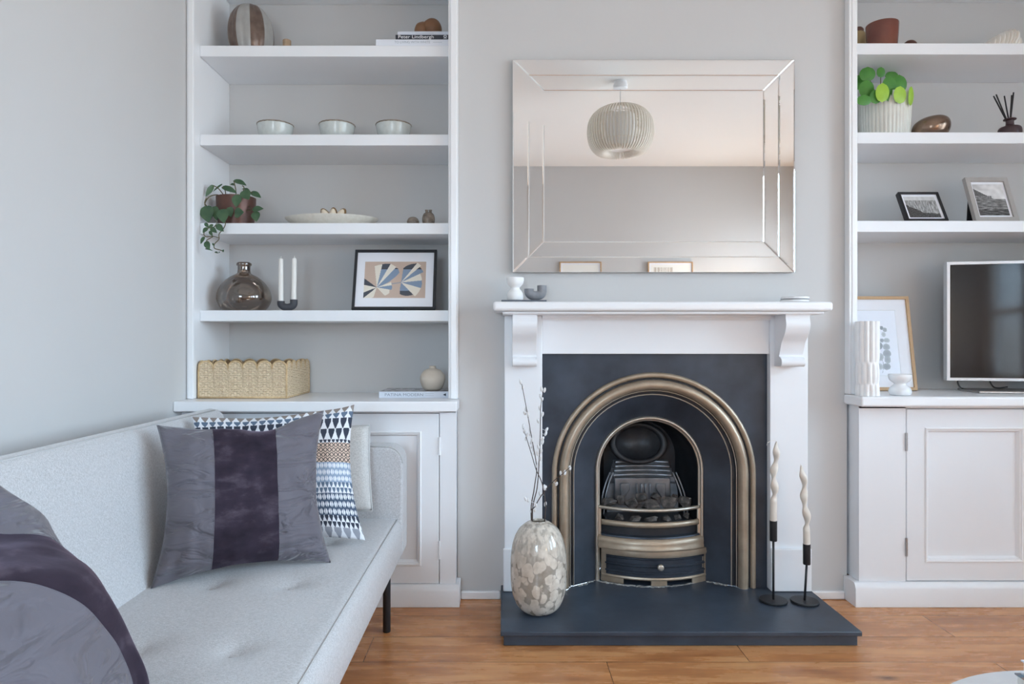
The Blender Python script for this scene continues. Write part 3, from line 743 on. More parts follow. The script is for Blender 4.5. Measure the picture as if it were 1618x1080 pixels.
picture('framed_print', 'black framed abstract print of striped leaf fans leaning on the shelf', 'framed print', ((-.638 - .2857) / 2, 2.868, 1.1815), .3523, .272, radians(16.5), .022, .0115, M['black'], (.044, .052), abstract, nu=150, nv=110)
def cliffs(u, v):
    n1 = noise.noise(Vector((u * 9, v * 3, 0))); n2 = noise.noise(Vector((u * 40, v * 22, 3)))
    if v > .82: g = 205 + 20 * n1
    elif v < .62 - .75 * u + .06 * n1 and u < .6 or v < .2 + .05 * n1: g = 62 + 60 * n2
    else: g = 150 + 70 * noise.noise(Vector((u * 26, v * 5, 9))) + 30 * n2
    g = max(30, min(235, g)); return (g, g, g)
picture('photo_frame', 'small black photo frame with a black and white cliff photograph', 'photo frame', (1.7855, 2.866, 1.551), .173, .152, radians(28), .022, .009, M['black'], (.019, .019), cliffs, 'photo frames above the television', nu=70, nv=60)
def harbour(u, v):
    n1 = noise.noise(Vector((u * 6, v * 6, 4))); n2 = noise.noise(Vector((u * 30, v * 40, 1)))
    if v > .52:
        g = 225 + 30 * n1 - 40 * max(0, .75 - u) * (v > .8)
        if v < .86 - .55 * u: g = 95 + 55 * n2
        if v < .62 and u < .55: g = 120 + 80 * n2
    else: g = 120 + 70 * noise.noise(Vector((u * 6, v * 34, 2))) + 25 * n2 - 40 * (v < .2)
    g = max(35, min(245, g)); return (g, g, g)
t = picture('photo_frame', 'weathered grey wooden photo frame with a black and white harbour photograph', 'photo frame', (2.079, 2.866, 1.551), .183, .214, radians(20), .02, .020, M['grey_wood'], (.027, .030), harbour, 'photo frames above the television', nu=60, nv=80)
bm = B(); prism(bm, [(.021, .13), (.021, .118), (.062, .024), (.068, .026)], 'x', -.085, -.055); obj('easel_leg', bm, M['black'], t)
EUC = [(.62, .73, .05, .03), (.70, .70, .055, .035), (.66, .63, .055, .04), (.60, .54, .05, .03), (.72, .54, .08, .035), (.52, .46, .09, .06), (.70, .44, .09, .05), (.44, .40, .09, .035), (.70, .34, .10, .06), (.52, .29, .09, .06), (.42, .28, .07, .04),
       (.70, .25, .08, .06), (.50, .145, .08, .045), (.66, .145, .10, .05), (.34, .55, .10, .06), (.25, .40, .10, .06), (.30, .22, .10, .05)]
def eucalyptus(u, v):
    for k, (a, b, rx, ry) in enumerate(EUC):
        d = ((u - a) / rx) ** 2 + ((v - b) / ry) ** 2
        if d < 1: g = 120 + 45 * ((k * 37) % 5) / 4 + 25 * d; return (g, g + 4, g + 8)
    if abs(u - .52 - .06 * sin(v * 9)) < .006 and .05 < v < .74: return (140, 142, 146)
    e = min(u, 1 - u) ; f = min(v, 1 - v)
    if min(e, f) < .012: return (206, 206, 206)
    return (222, 225, 234)
picture('framed_print', 'oak framed grey eucalyptus print standing behind the white fluted vase', 'framed print', (1.648, 2.958, .8375), .30, .418, radians(9.6), .02, .0135, M['oak'], (.062, .062), eucalyptus, nu=80, nv=120)
def blank(u, v): return (240, 238, 232)
def score(u, v): return (176, 160, 140) if (.86 < v < .95 and .42 < u < .95 and (u * 34) % 1 < .45) else (240, 238, 232)
picture('wall_picture', 'blank pale oak-framed picture reflected in the bottom edge of the mirror', 'picture', (.791, YB + .027, 1.27), .428, .60, 0, .022, .012, M['oak'], (.03, .03), blank, 'pictures reflected in the mirror', 6, 6, yaw=pi)
picture('wall_picture', 'oak-framed picture with fine upright strokes reflected in the bottom edge of the mirror', 'picture', (1.71, YB + .027, 1.27), .46, .60, 0, .022, .012, M['oak'], (.03, .03), score, 'pictures reflected in the mirror', 90, 40, yaw=pi)

# ------------------------------------------------------------------ books
def book(label, x0, x1, y0, y1, z0, z1, cover, group, top=None):
    """lying flat, spine towards the room"""
    t = thing('book', label, 'book', ((x0 + x1) / 2, (y0 + y1) / 2, z0), group)
    h = z1 - z0; c = min(.003, h * .16)
    bm = bx(x0, x1, y0, y0 + .003, z0, z1); box(bm, x0, x1, y0 + .003, y1, z0, z0 + c); box(bm, x0, x1, y0 + .003, y1, z1 - c, z1)
    obj('cover', bm, cover, t, bevel=.0008)
    obj('pages', bx(x0 + .003, x1 - .003, y0 + .0031, y1 - .004, z0 + c, z1 - c), M['paper'], t)
    return t
bk = book('pale thick book with faint lettering, lowest of the stack on the top shelf', -.529, -.2245, 2.838, 3.06, 2.2745, 2.307, M['book_white'], 'books on the top shelf')
txt('lettering', 'TO LIVING WITH WHITE', .014, M['ink_pale'], bk, (-.452, 2.8378, 2.291), width=.148)
obj('spine_rule', bx(-.292, -.254, 2.8372, 2.838, 2.2945, 2.2955), M['ink_pale'], bk)
bk = book('dark spined book with white lettering, middle of the stack on the top shelf', -.4475, -.2245, 2.838, 3.05, 2.3075, 2.3265, M['book_navy'], 'books on the top shelf')
txt('lettering', 'Peter Lindbergh', .019, M['ink_white'], bk, (-.4375, 2.8378, 2.3115), width=.147)
bm = B(); tube(bm, [(-.241 + .006 * cos(2 * pi * k / 16), 2.8378, 2.3195 + .004 * sin(2 * pi * k / 16)) for k in range(17)], .0013, 6); box(bm, -.248, -.234, 2.8372, 2.8378, 2.311, 2.3125)
obj('spine_emblem', bm, M['ink_white'], bk)
bk = book('thin pale grey book, uppermost of the stack under the wooden ornament', -.4396, -.2245, 2.842, 3.05, 2.327, 2.3425, M['book_grey'], 'books on the top shelf')
obj('spine_rule', bx(-.365, -.29, 2.8412, 2.842, 2.3335, 2.335), M['ink_pale'], bk)
bk = book('grey book with a patterned cover lying under the round cream vase', -.513, -.2245, 2.82, 3.04, .8192, .8452, M['book_grey'], None)
def marbled(u, v):
    n = noise.noise(Vector((u * 7, v * 5, 2))) + .4 * noise.noise(Vector((u * 20, v * 14, 5)))
    return (56, 60, 70) if n > .28 else lerp((150, 150, 156), (196, 198, 204), max(0, min(1, .5 + n)))
bm = B(); grid(bm, 50, 36, lambda u, v: (-.512 + .287 * u, 2.821 + .218 * v, .8455), marbled); obj('cover_print', bm, M['print'], bk)
txt('lettering', 'PATINA MODERN', .0165, M['ink_slate'], bk, (-.490, 2.8198, .8268), width=.158)
bm = B(); prism(bm, [(-.249, .8325), (-.236, .8385), (-.236, .8265)], 'y', 2.8192, 2.8198); obj('spine_emblem', bm, M['ink_dark'], bk)
bm = bx(-.322, -.286, 2.8194, 2.8199, .836, .8372); box(bm, -.322, -.286, 2.8194, 2.8199, .828, .8292); obj('spine_rule', bm, M['ink_pale'], bk)

# ------------------------------------------------------------------ ornaments, top shelf by the grey wall
c = (-1.093, 2.97, 2.2745); NS = 80
def lobes(th, k): return 1 + .05 * (abs(cos(5 * th)) ** .6 - .6)
bm = B(); gp = smooth_prof([(.0, .0), (.052, 0), (.08, .022), (.094, .075), (.094, .125), (.082, .178), (.058, .215), (.034, .231), (.022, .229), (.0, .215)], 5)
lathe(bm, gp, (0, 0, 0), NS, lobes, mi=lambda i, j: 1 if (j // 8) % 2 == 0 else 0)
for v in bm.verts: v.co.x += .06 * v.co.z * -.6; v.co += Vector(c)
tag(obj('gourd_vase', bm, [M['gourd_grey'], M['gourd_bronze']], loc=c, smooth=50), 'large lobed gourd vase with grey and bronze stripes on the top shelf', 'vase')
bm = B(); lathe(bm, [(0, 0), (.0155, 0), (.0172, .003), (.0172, .036), (.0155, .0385), (.012, .0385), (.0115, .03), (0, .03)], (-.906, 2.86, 2.2745), 28)
tag(obj('tealight_cup', bm, M['wood_pale'], loc=(-.906, 2.86, 2.2745), smooth=40), 'tiny pale wooden tealight cup beside the striped gourd vase', 'candle holder')
t = thing('wooden_ornament', 'brown carved wooden two-lobed ornament on top of the stacked books', 'ornament', (-.32, 2.92, 2.343))
bm = B(); ball(bm, (-.303, 2.92, 2.386), .042, .045, .0435, 24, fn=lambda p: 1 + .05 * noise.noise(p * 1.5)); obj('lobe', bm, M['walnut'], t, smooth=True)
bm = B(); ball(bm, (-.346, 2.925, 2.380), .034, .042, .0375, 24, rot=Matrix.Rotation(.3, 3, 'Y'), fn=lambda p: 1 + .05 * noise.noise(p * 1.7)); obj('lobe', bm, M['walnut'], t, smooth=True)

# bowls
def bowl(x, lb):
    c = (x, 2.96, 1.9075)
    t = thing('bowl', lb, 'bowl', c, 'pale glazed bowls')
    bm = B(); lathe(bm, smooth_prof([(0, 0), (.04, 0), (.052, .004), (.066, .03), (.0735, .06), (.0762, .079)], 4) + smooth_prof([(.0735, .079), (.069, .058), (.058, .026), (.04, .012), (0, .009)], 4), c, 48); obj('body', bm, M['glaze'], t, smooth=60)
    bm = B(); tube(bm, [(c[0] + .0752 * cos(2 * pi * k / 48), c[1] + .0752 * sin(2 * pi * k / 48), c[2] + .0800 + .0005 * sin(9 * k)) for k in range(49)], .0032, 8); obj('rim', bm, M['glaze_rim'], t, smooth=True)
bowl(-.9875, 'pale glazed bowl with brown rim, the one of three nearest the grey wall'); bowl(-.720, 'pale glazed bowl with brown rim, middle of the three on the shelf'); bowl(-.4746, 'pale glazed bowl with brown rim, the one of three nearest the mirror')

# trailing plant
def leaf(bm, base, tip, nrm, W, shape='heart', fold=.18, droop=.12, mi=0):
    base, tip, nrm = Vector(base), Vector(tip), Vector(nrm)
    ax = tip - base; L = ax.length; ax.normalize(); sd = ax.cross(nrm).normalized(); up = sd.cross(ax).normalized()
    n = 10
    def half(t):
        if shape == 'heart': return (sin(pi * min(1, t * .94 + .06)) ** .8) * (1.15 - .55 * t) * .62 + (.10 if t < .15 else 0) * (1 - t / .15)
        if shape == 'round': return sqrt(max(0, .25 - (t - .5) ** 2))
        return sin(pi * t) ** .9 * .5
    rows = []
    for k in range(n + 1):
        t = k / n; h = half(t) * W; c = base + ax * (L * t) - up * (droop * L * (t - .3) ** 2)
        if shape == 'heart' and k == 0: h = W * .18
        rows.append([c - sd * h + up * (fold * h), c - sd * h * .5 + up * (fold * h * .35), c, c + sd * h * .5 + up * (fold * h * .35), c + sd * h + up * (fold * h)])
    R = [[bm.verts.new(p) for p in r] for r in rows]
    for i in range(n):
        for j in range(4):
            f = bm.faces.new([R[i][j], R[i][j + 1], R[i + 1][j + 1], R[i + 1][j]]); f.material_index = mi
t = thing('trailing_plant', 'trailing green heart-leaved plant in a copper pot spilling over the shelf', 'potted plant', (-1.146, 2.93, 1.5415))
bm = B(); lathe(bm, smooth_prof([(0, 0), (.066, 0), (.07, .003), (.079, .06), (.081, .118), (.0815, .126)], 3) + [(.076, .126), (.074, .105), (0, .105)], (-1.146, 2.93, 1.5415), 40); obj('pot', bm, M['copper'], t, smooth=50)
bm = B(); lathe(bm, [(0, .0), (.074, 0), (.07, .006), (0, .01)], (-1.146, 2.93, 1.6465), 24); obj('soil', bm, M['soil'], t)
def Z1(x, y, Y): return at(x / 7.714 + 300, y / 7.714 + 270, Y)
LV = [((282, 172), (190, 312), 60, 2.86, (.6, -.8, .2)), ((205, 425), (222, 628), 165, 2.83, (-.1, -1, .2)), ((300, 430), (325, 600), 95, 2.86, (.1, -1, .1)), ((395, 190), (572, 262), 85, 2.87, (0, -.75, .65)),
      ((535, 112), (690, 170), 85, 2.89, (.1, -.7, .7)), ((548, 165), (492, 165), 45, 2.9, (0, -.8, .5)), ((650, 240), (720, 345), 125, 2.86, (0, -.9, .4)), ((745, 255), (868, 322), 80, 2.88, (.1, -.8, .6)),
      ((585, 290), (560, 440), 115, 2.84, (0, -1, .1)), ((545, 520), (655, 500), 125, 2.83, (0, -1, .2)), ((400, 465), (412, 632), 135, 2.81, (.05, -1, .1)), ((765, 470), (895, 455), 80, 2.86, (0, -.9, .4)),
      ((800, 495), (812, 615), 105, 2.855, (0, -1, 0)), ((480, 440), (500, 560), 95, 2.85, (-.1, -1, .2)), ((640, 215), (730, 235), 60, 2.9, (0, -.5, .8)), ((395, 158), (275, 250), 28, 2.88, (.3, -.6, .7)),
      ((215, 690), (155, 752), 55, 2.79, (-.1, -1, .2)), ((255, 690), (328, 752), 58, 2.79, (.1, -1, .1)), ((325, 652), (410, 735), 72, 2.79, (.1, -1, .2)), ((185, 632), (228, 690), 42, 2.80, (0, -1, .3)), ((280, 650), (225, 700), 40, 2.795, (0, -1, .3)),
      ((175, 800), (130, 888), 48, 2.785, (-.2, -1, 0)), ((195, 858), (238, 958), 72, 2.785, (0, -1, .1)), ((185, 945), (282, 968), 26, 2.785, (0, -.6, .8)), ((305, 985), (345, 1000), 24, 2.785, (0, -.8, .5)), ((365, 982), (352, 1000), 16, 2.785, (0, -.8, .5)), ((400, 985), (415, 958), 26, 2.785, (0, -1, 0)), ((275, 880), (300, 915), 22, 2.785, (0, -1, 0)), ((240, 730), (275, 790), 40, 2.79, (0, -1, .1))]
bm = B()
for (a, b, w, Y, nr) in LV: leaf(bm, Z1(*a, Y), Z1(*b, Y - .012), nr, w / 7.714 * Y / F * .95, 'heart')
obj('foliage', bm, M['leaf_dark'], t, smooth=True)
for pts in ([(420, 330), (330, 290), (230, 320), (182, 400), (205, 430)], [(430, 320), (350, 215), (280, 175)], [(440, 330), (430, 240), (400, 195)], [(560, 330), (560, 230), (535, 120)], [(620, 340), (660, 210), (640, 180)], [(640, 340), (690, 260), (760, 262)],
            [(520, 330), (590, 285)], [(480, 400), (540, 520)], [(430, 360), (395, 460)], [(690, 480), (760, 475)], [(720, 430), (800, 500)]):
    bm = B(); tube(bm, curve([Z1(x, y, 2.885 - .03 * k / len(pts)) for k, (x, y) in enumerate(pts)], 4), .0022, 6); obj('stem', bm, M['stem_brown'], t, smooth=True)
for pts in ([(420, 600, 2.83), (435, 640, 2.80), (410, 700, 2.79), (355, 770, 2.785), (355, 830, 2.785), (300, 890, 2.785), (300, 940, 2.785), (360, 960, 2.785), (405, 975, 2.785)], [(300, 600, 2.82), (330, 630, 2.80), (285, 690, 2.79), (240, 690, 2.79), (200, 700, 2.79)],
            [(355, 815, 2.785), (280, 795, 2.785), (200, 800, 2.785), (170, 770, 2.785), (185, 720, 2.79)], [(280, 800, 2.785), (210, 840, 2.785), (205, 860, 2.785)], [(200, 330, 2.85), (180, 390, 2.84), (205, 425, 2.835)]):
    bm = B(); tube(bm, curve([Z1(*p) for p in pts], 4), .0019, 6); obj('stem', bm, M['stem_brown'], t, smooth=True)

# dish, pods, small vases
c = (-.744, 2.965, 1.5415)
bm = B(); lathe(bm, smooth_prof([(0, 0), (.13, 0), (.15, .006), (.178, .022), (.197, .038), (.2005, .043)], 4) + smooth_prof([(.196, .043), (.17, .027), (.14, .014), (0, .011)], 4), c, 64, sy=.66)
tag(obj('serving_dish', bm, M['dish'], loc=c, smooth=50), 'wide shallow cream oval dish on the shelf beside the trailing plant', 'dish')
for k, (dx, rz, lb) in enumerate(((-.030, .55, 'open golden seed pod in the oval dish, the one nearest the trailing plant'), (.001, 0, 'open golden seed pod in the oval dish, the middle one'), (.031, -.55, 'open golden seed pod in the oval dish, the one nearest the speckled vases'))):
    p = (-.735 + dx, 2.955, 1.5545); t = thing('seed_pod', lb, 'ornament', p, 'seed pods in the dish')
    R_ = Matrix.Rotation(-rz, 3, 'Y')
    bm = B(); ball(bm, (p[0], p[1], p[2] + .040), .0185, .02, .0385, 16, rot=R_); obj('shell', bm, M['pod_brown'], t, smooth=True)
    bm = B(); ball(bm, Vector((p[0], p[1] - .0125, p[2] + .042)), .0145, .0095, .029, 14, rot=R_); obj('flesh', bm, M['pod_cream'], t, smooth=True)
bm = B(); lathe(bm, smooth_prof([(0, 0), (.016, 0), (.0245, .009), (.0255, .02), (.019, .033), (.008, .0385), (.0, .037)], 4), (-.383, 2.9, 1.5415), 32)
tag(obj('bud_vase', bm, M['speck'], loc=(-.383, 2.9, 1.5415), smooth=True), 'tiny squat speckled taupe pebble vase on the shelf above the abstract print', 'vase', 'speckled bud vases')
bm = B(); lathe(bm, smooth_prof([(0, 0), (.019, 0), (.025, .012), (.027, .032), (.022, .05), (.012, .058), (0, .058)], 4), (-.317, 2.9, 1.5415), 32)
for s in (-1, 1): lathe(bm, [(.0065, 0), (.0058, .008), (.0075, .014), (.004, .014), (.004, .004)], (-.317 + s * .008, 2.9, 1.5415 + .055), 14)
tag(obj('bud_vase', bm, M['speck'], loc=(-.317, 2.9, 1.5415), smooth=50), 'small taller speckled taupe vase with two spouts above the abstract print', 'vase', 'speckled bud vases')

# smoky bottle
c = (-1.122, 2.955, 1.1815)
bm = B(); lathe(bm, smooth_prof([(0, .001), (.07, 0), (.094, .012), (.1115, .045), (.113, .068), (.104, .098), (.084, .127), (.058, .149), (.036, .161), (.0275, .169), (.0265, .195), (.031, .199), (.0315, .207), (.028, .2105), (.0235, .2105), (.0235, .18)], 5), c, 56, mod=lambda th, k: 1 + .012 * sin(th + .8), cap=False)
tag(obj('bottle_vase', bm, M['smoke_glass'], loc=c, smooth=True), 'large squat smoky brown glass bottle vase on the lowest shelf', 'vase')

# U shaped candle holders with candles
def u_holder(name, label, x0, x1, Y, z0, r, h0, h1, m, group=None):
    t = thing(name, label, 'candle holder', ((x0 + x1) / 2, Y, z0), group)
    a, b = x0 + r, x1 - r; R = (b - a) / 2; cx = (a + b) / 2; pts = [(a, Y, z0 + h0)]
    zc = z0 + r + R * .62
    pts += [(cx - R * cos(pi * k / 14), Y, zc - R * .62 * sin(pi * k / 14)) for k in range(15)] + [(b, Y, z0 + h1)]
    bm = B(); tube(bm, pts, r, 20); obj('body', bm, m, t, smooth=60)
    bm = B()
    for x, h in ((a, h0), (b, h1)): lathe(bm, [(r * .62, 0), (r * .62, .0006)], (x, Y, z0 + h), 18)
    obj('cup_shade_disc', bm, M['black'], t)  # flat black discs painted as the shade inside the cups
    return a, b
a, b = u_holder('candle_holder', 'charcoal U-shaped double candle holder holding two white candles', -.9595, -.8735, 2.9, 1.1815, .0155, .042, .048, M['charcoal_clay'])
def straight_candle(x, Y, z0, z1, r, lb, lean=0):
    t = thing('taper_candle', lb, 'candle', (x, Y, z0), 'white candles in the charcoal holder')
    bm = B(); tube(bm, [(x, Y, z0), (x + lean * .5, Y, (z0 + z1) / 2), (x + lean, Y, z1 - .004), (x + lean, Y, z1)], [r, r * .97, r * .9, r * .5], 18); obj('wax', bm, M['white_wax'], t, smooth=40)
    bm = B(); tube(bm, [(x + lean, Y, z1), (x + lean + .001, Y, z1 + .010)], .0009, 6); obj('wick', bm, M['white_wax'], t)
straight_candle(a, 2.9, 1.2245, 1.4045, .0108, 'white taper candle in the charcoal holder, the one nearer the smoky bottle')
straight_candle(b, 2.9, 1.2305, 1.407, .0108, 'white taper candle in the charcoal holder, the one nearer the abstract print', .002)

# wicker basket
def basket():
    x0, x1, y0, y1, z0, h = -1.2445, -.885, 2.79, 3.11, .8192, .118
    t = thing('wicker_basket', 'rectangular natural wicker basket with a scalloped top edge', 'basket', ((x0 + x1) / 2, (y0 + y1) / 2, z0))
    rows = 16
    def wall(p, q, n_sc, out):
        p, q, out = Vector(p), Vector(q), Vector(out); L = (q - p).length; bm = B(); stakes = n_sc * 5
        def top(u): s = (u * n_sc) % 1; return h + .034 * sqrt(max(0, 1 - (2 * s - 1) ** 2)) ** .8
        def pt(u, v):
            z = v * top(u); row = z / (h + .034) * (rows + 5)
            ph = pi * (u * stakes) + pi * (int(row) % 2)
            d = .0034 * abs(sin(pi * row)) * (.35 + .65 * max(0, sin(ph))) 
            return p + (q - p) * u + out * d + Vector((0, 0, z))
        def col(u, v):
            z = v * top(u); row = z / (h + .034) * (rows + 5); ph = pi * (u * stakes) + pi * (int(row) % 2)
            k = .5 * noise.noise(Vector((u * 40, int(row) * 3.7, 1)))
            c = lerp((204, 180, 146), (228, 208, 178), max(0, min(1, .6 + k)))
            return (116, 88, 62) if (abs(sin(pi * row)) < .42 and sin(ph) < .15) else c  # brown tone paints the shade between woven strands
        grid(bm, n_sc * 24, 110, pt, col)
        inn = -out * .006
        grid(bm, n_sc * 12, 4, lambda u, v: p + (q - p) * u + inn + Vector((0, 0, v * top(u))), lambda u, v: (150, 120, 84))
        w = obj('woven_side', bm, M['wicker'], t, smooth=True)
        bm = B(); N = n_sc * 14
        tube(bm, [p + (q - p) * (k / N) + Vector((0, 0, top(min(.99999, k / N)))) for k in range(N + 1)], .0036, 8)
        obj('scallop_binding', bm, M['wicker_rim'], w, smooth=True)
    wall((x0, y0, z0), (x1, y0, z0), 6, (0, -1, 0)); wall((x1, y0, z0), (x1, y1, z0), 5, (1, 0, 0))
    wall((x1, y1, z0), (x0, y1, z0), 6, (0, 1, 0)); wall((x0, y1, z0), (x0, y0, z0), 5, (-1, 0, 0))
    bm = B()
    for x, y in ((x0, y0), (x1, y0), (x1, y1), (x0, y1)): tube(bm, [(x, y, z0 + .002), (x, y, z0 + h)], .004, 8)
    tube(bm, [(x0, y0, z0 + .004), (x1, y0, z0 + .004), (x1, y1, z0 + .004), (x0, y1, z0 + .004), (x0, y0, z0 + .004)], .004, 8)
    obj('corner_binding', bm, M['wicker_rim'], t, smooth=True)
    obj('base', bx(x0 + .004, x1 - .004, y0 + .004, y1 - .004, z0 + .001, z0 + .006), M['wicker_rim'], t)
basket()
c = (-.300, 2.905, .8462)
bm = B(); lathe(bm, smooth_prof([(0, 0), (.028, 0), (.043, .012), (.0535, .042), (.050, .064), (.036, .083), (.0185, .0905), (.0135, .095), (.0145, .1025)], 5) + [(.0105, .1025), (.0095, .09), (0, .088)], c, 48)
tag(obj('round_vase', bm, M['cream_clay'], loc=c, smooth=True), 'small round cream vase with narrow neck standing on a book', 'vase')

# ------------------------------------------------------------------ right alcove ornaments
c = (1.572, 3.02, 2.284); t = thing('lidded_bottle', 'small golden bottle with dark cap beside the red glass vase', 'bottle', c)
bm = B(); lathe(bm, smooth_prof([(0, 0), (.024, 0), (.029, .01), (.031, .055), (.028, .095), (.02, .104)], 4) + [(0, .104)], c, 32); obj('body', bm, M['gold_glaze'], t, smooth=40)
bm = B(); lathe(bm, smooth_prof([(.02, .104), (.021, .112), (.012, .12), (0, .121)], 3), c, 24); obj('cap', bm, M['copper'], t, smooth=True)
t.scale = (1, 1, 1.3)
c = (1.613, 2.905, 2.284)
bm = B(); lathe(bm, smooth_prof([(0, 0), (.052, 0), (.056, .004), (.061, .06), (.0635, .109), (.0625, .112), (.0595, .109), (.056, .05), (.050, .012), (0, .01)], 4), c, 48)
tag(obj('glass_vase', bm, M['red_glass'], loc=c, smooth=50), 'deep red-brown tapered glass vase on the shelf above the round-leaved plant', 'vase')
bm = B(); lathe(bm, smooth_prof([(0, 0), (.02, 0), (.028, .012), (.026, .03), (.014, .043), (0, .044)], 4), (1.728, 2.9, 2.284), 32)
tag(obj('pebble_ornament', bm, M['copper'], loc=(1.728, 2.9, 2.284), smooth=True), 'low brown pebble ornament beside the red glass vase', 'ornament')
def shell():
    bm = B(); ox, oz = 1.998, 2.2845; rows = []
    n, m = 40, 130
    for j in range(m + 1):
        v = j / m; hh = .0935 * (sin(pi / 2 * min(1, v / .86)) ** .95 if v < .86 else sqrt(max(0.02, 1 - ((v - .86) / .16) ** 2)))
        w = .07 * sin(pi * min(1, .06 + v * .80)) ** .7; rib = 1 + .17 * abs(cos(pi * 10 * v ** 1.1)) - .08
        row = []
        for i in range(n + 1):
            a = pi * i / n
            row.append((ox + .222 * v - .05 * (1 - sin(a)) * v + .018 * sin(a) * (1 - v), 2.93 - w * cos(a) * rib, oz + hh * sin(a) ** .8 * rib))
        rows.append(row)
    loft(bm, rows, closed=False)
    bm.faces.new([bm.verts.new(p) for p in rows[-1]])
    return bm
tag(obj('ribbed_shell', shell(), M['shell'], loc=(2.11, 2.93, 2.2845), smooth=50), 'chalky white ribbed clam shell ornament on the shelf above the reed diffuser', 'shell')

c = (1.656, 2.965, 1.9165)
t = thing('potted_plant', 'round-leaved green plant in a white ribbed pot on the shelf above the photo frames', 'potted plant', c)
bm = B(); lathe(bm, smooth_prof([(0, 0), (.088, 0), (.094, .004), (.0985, .09), (.100, .184), (.0985, .187)], 4) + [(.093, .187), (.091, .16), (0, .16)], c, 160, mod=lambda th, k: 1 + .035 * abs(cos(20 * th)) ** .5); obj('pot', bm, M['pot_white'], t, smooth=40)
bm = B(); lathe(bm, [(0, 0), (.09, 0), (.088, .005), (0, .008)], (c[0], c[1], c[2] + .16), 24); obj('soil', bm, M['soil'], t)
def Z2(x, y, Y): return at(x / 4.697 + 1318, y / 4.697, Y)
PL = [(250, 548, 104, 100, 2.93, 0, (-.1, -1, .15)), (350, 535, 62, 72, 2.95, 0, (.1, -1, .3)), (243, 657, 98, 122, 2.88, 0, (-.1, -1, .2)), (362, 685, 92, 132, 2.845, 1, (0, -1, .1)), (415, 655, 112, 178, 2.862, 0, (.1, -1, .1)),
      (485, 622, 118, 130, 2.93, 0, (.1, -1, .2)), (494, 702, 98, 122, 2.848, 1, (.2, -1, .3)), (576, 710, 64, 136, 2.86, 1, (.5, -.85, .1)), (225, 742, 100, 74, 2.85, 0, (0, -1, .4)), (312, 716, 84, 98, 2.858, 0, (0, -1, .2)), (180, 610, 90, 100, 2.97, 0, (-.3, -1, .2)), (430, 560, 90, 60, 3.0, 0, (0, -.5, .8))]
bm = B()
for x, y, w, h, Y, mi, nr in PL:
    s = Y / F / 4.697; w *= 1.1; h *= 1.06
    leaf(bm, Z2(x, y - h / 2, Y), Z2(x, y + h / 2, Y), nr, w * s, 'round', fold=-.12, droop=.15, mi=mi)
    m_ = Z2(x, y, Y) + Vector((0, .004, 0)); root = Vector((c[0] + (m_.x - c[0]) * .25, c[1] + (m_.y - c[1]) * .3, c[2] + .164))
    st = B(); tube(st, curve([root, (root + m_) / 2 + Vector((0, .01, .015)), m_], 4), .0018, 6); obj('stem', st, M['stem_brown'], t, smooth=True)
obj('foliage', bm, [M['leaf_mid'], M['leaf_lime']], t, smooth=True)
c = (1.824, 2.915, 1.9165)
bm = B(); lathe(bm, smooth_prof([(0, 0), (.04, 0), (.062, .014), (.0725, .042), (.066, .07), (.045, .088), (.02, .094), (0, .094)], 5), (0, 0, 0), 48)
for v in bm.verts: v.co.z *= 1 + v.co.x * 1.3; v.co.x += v.co.z * .06; v.co += Vector(c)
tag(obj('pebble_vase', bm, M['bronze'], loc=c, smooth=True), 'polished bronze pebble-shaped vase beside the white ribbed pot', 'vase')
c = (2.156, 2.905, 1.9165); t = thing('reed_diffuser', 'dark plum reed diffuser bottle with black sticks', 'reed diffuser', c)
bm = B(); lathe(bm, smooth_prof([(0, 0), (.038, 0), (.0425, .006), (.0435, .03), (.038, .045), (.02, .052), (.0155, .058), (.0155, .074), (.023, .077), (.0235, .081), (.019, .083), (.011, .083), (.011, .06)], 4), c, 40, cap=False); obj('bottle', bm, M['plum_glass'], t, smooth=50)
for x, y, dy in ((1183, 712, .01), (1202, 700, -.01), (1263, 712, .02), (1318, 706, -.012), (1332, 686, .012)):
    p = Z2(x, y, c[1] + dy)
    bm = B(); tube(bm, [(c[0] - (p.x - c[0]) * .25, c[1] - dy * .3, c[2] + .012), p], .0028, 8); obj('reed', bm, M['black'], t)

# ------------------------------------------------------------------ on the TV-side cupboard
def flute(bm, c, R, h, n=12, tiers=((0, .16), (.16, .44), (.44, 1.0))):
    seg = n * 8; nz = 60; rings = []
    for k in range(nz + 1):
        z = k / nz; ring = []
        for j in range(seg):
            th = 2 * pi * j / seg; r = R
            for q, (a, b) in enumerate(tiers):
                if a <= z <= b:
                    s = (z - a) / (b - a); env = sin(pi * s) ** .35 if q == 1 else (sin(pi / 2 * (1 - s)) ** .4 if q == 0 else min(1, s * 6) ** .5)
                    ph = n * th / 2 + (pi / 2 if q == 1 else 0)
                    r = R * (.82 + .18 * abs(cos(ph)) ** .7 * env + .06 * (1 - env)); break
            ring.append((c[0] + r * cos(th), c[1] + r * sin(th), c[2] + h * z))
        rings.append(ring)
    loft(bm, rings); bm.faces.new([bm.verts.new(p) for p in rings[0]])
    top = rings[-1]; loft(bm, [top, [(c[0] + (p[0] - c[0]) * .88, c[1] + (p[1] - c[1]) * .88, p[2]) for p in top], [(c[0] + (p[0] - c[0]) * .86, c[1] + (p[1] - c[1]) * .86, p[2] - .06) for p in top]], cap=False)
    bm.faces.new([bm.verts.new((c[0] + (p[0] - c[0]) * .86, c[1] + (p[1] - c[1]) * .86, p[2] - .06)) for p in top])
    return bm
c = (1.4445, 2.708, .8375)
tag(obj('fluted_vase', flute(B(), c, .044, .294), M['matt_white'], loc=c, smooth=30), 'tall matt white fluted vase at the end of the cupboard top', 'vase')
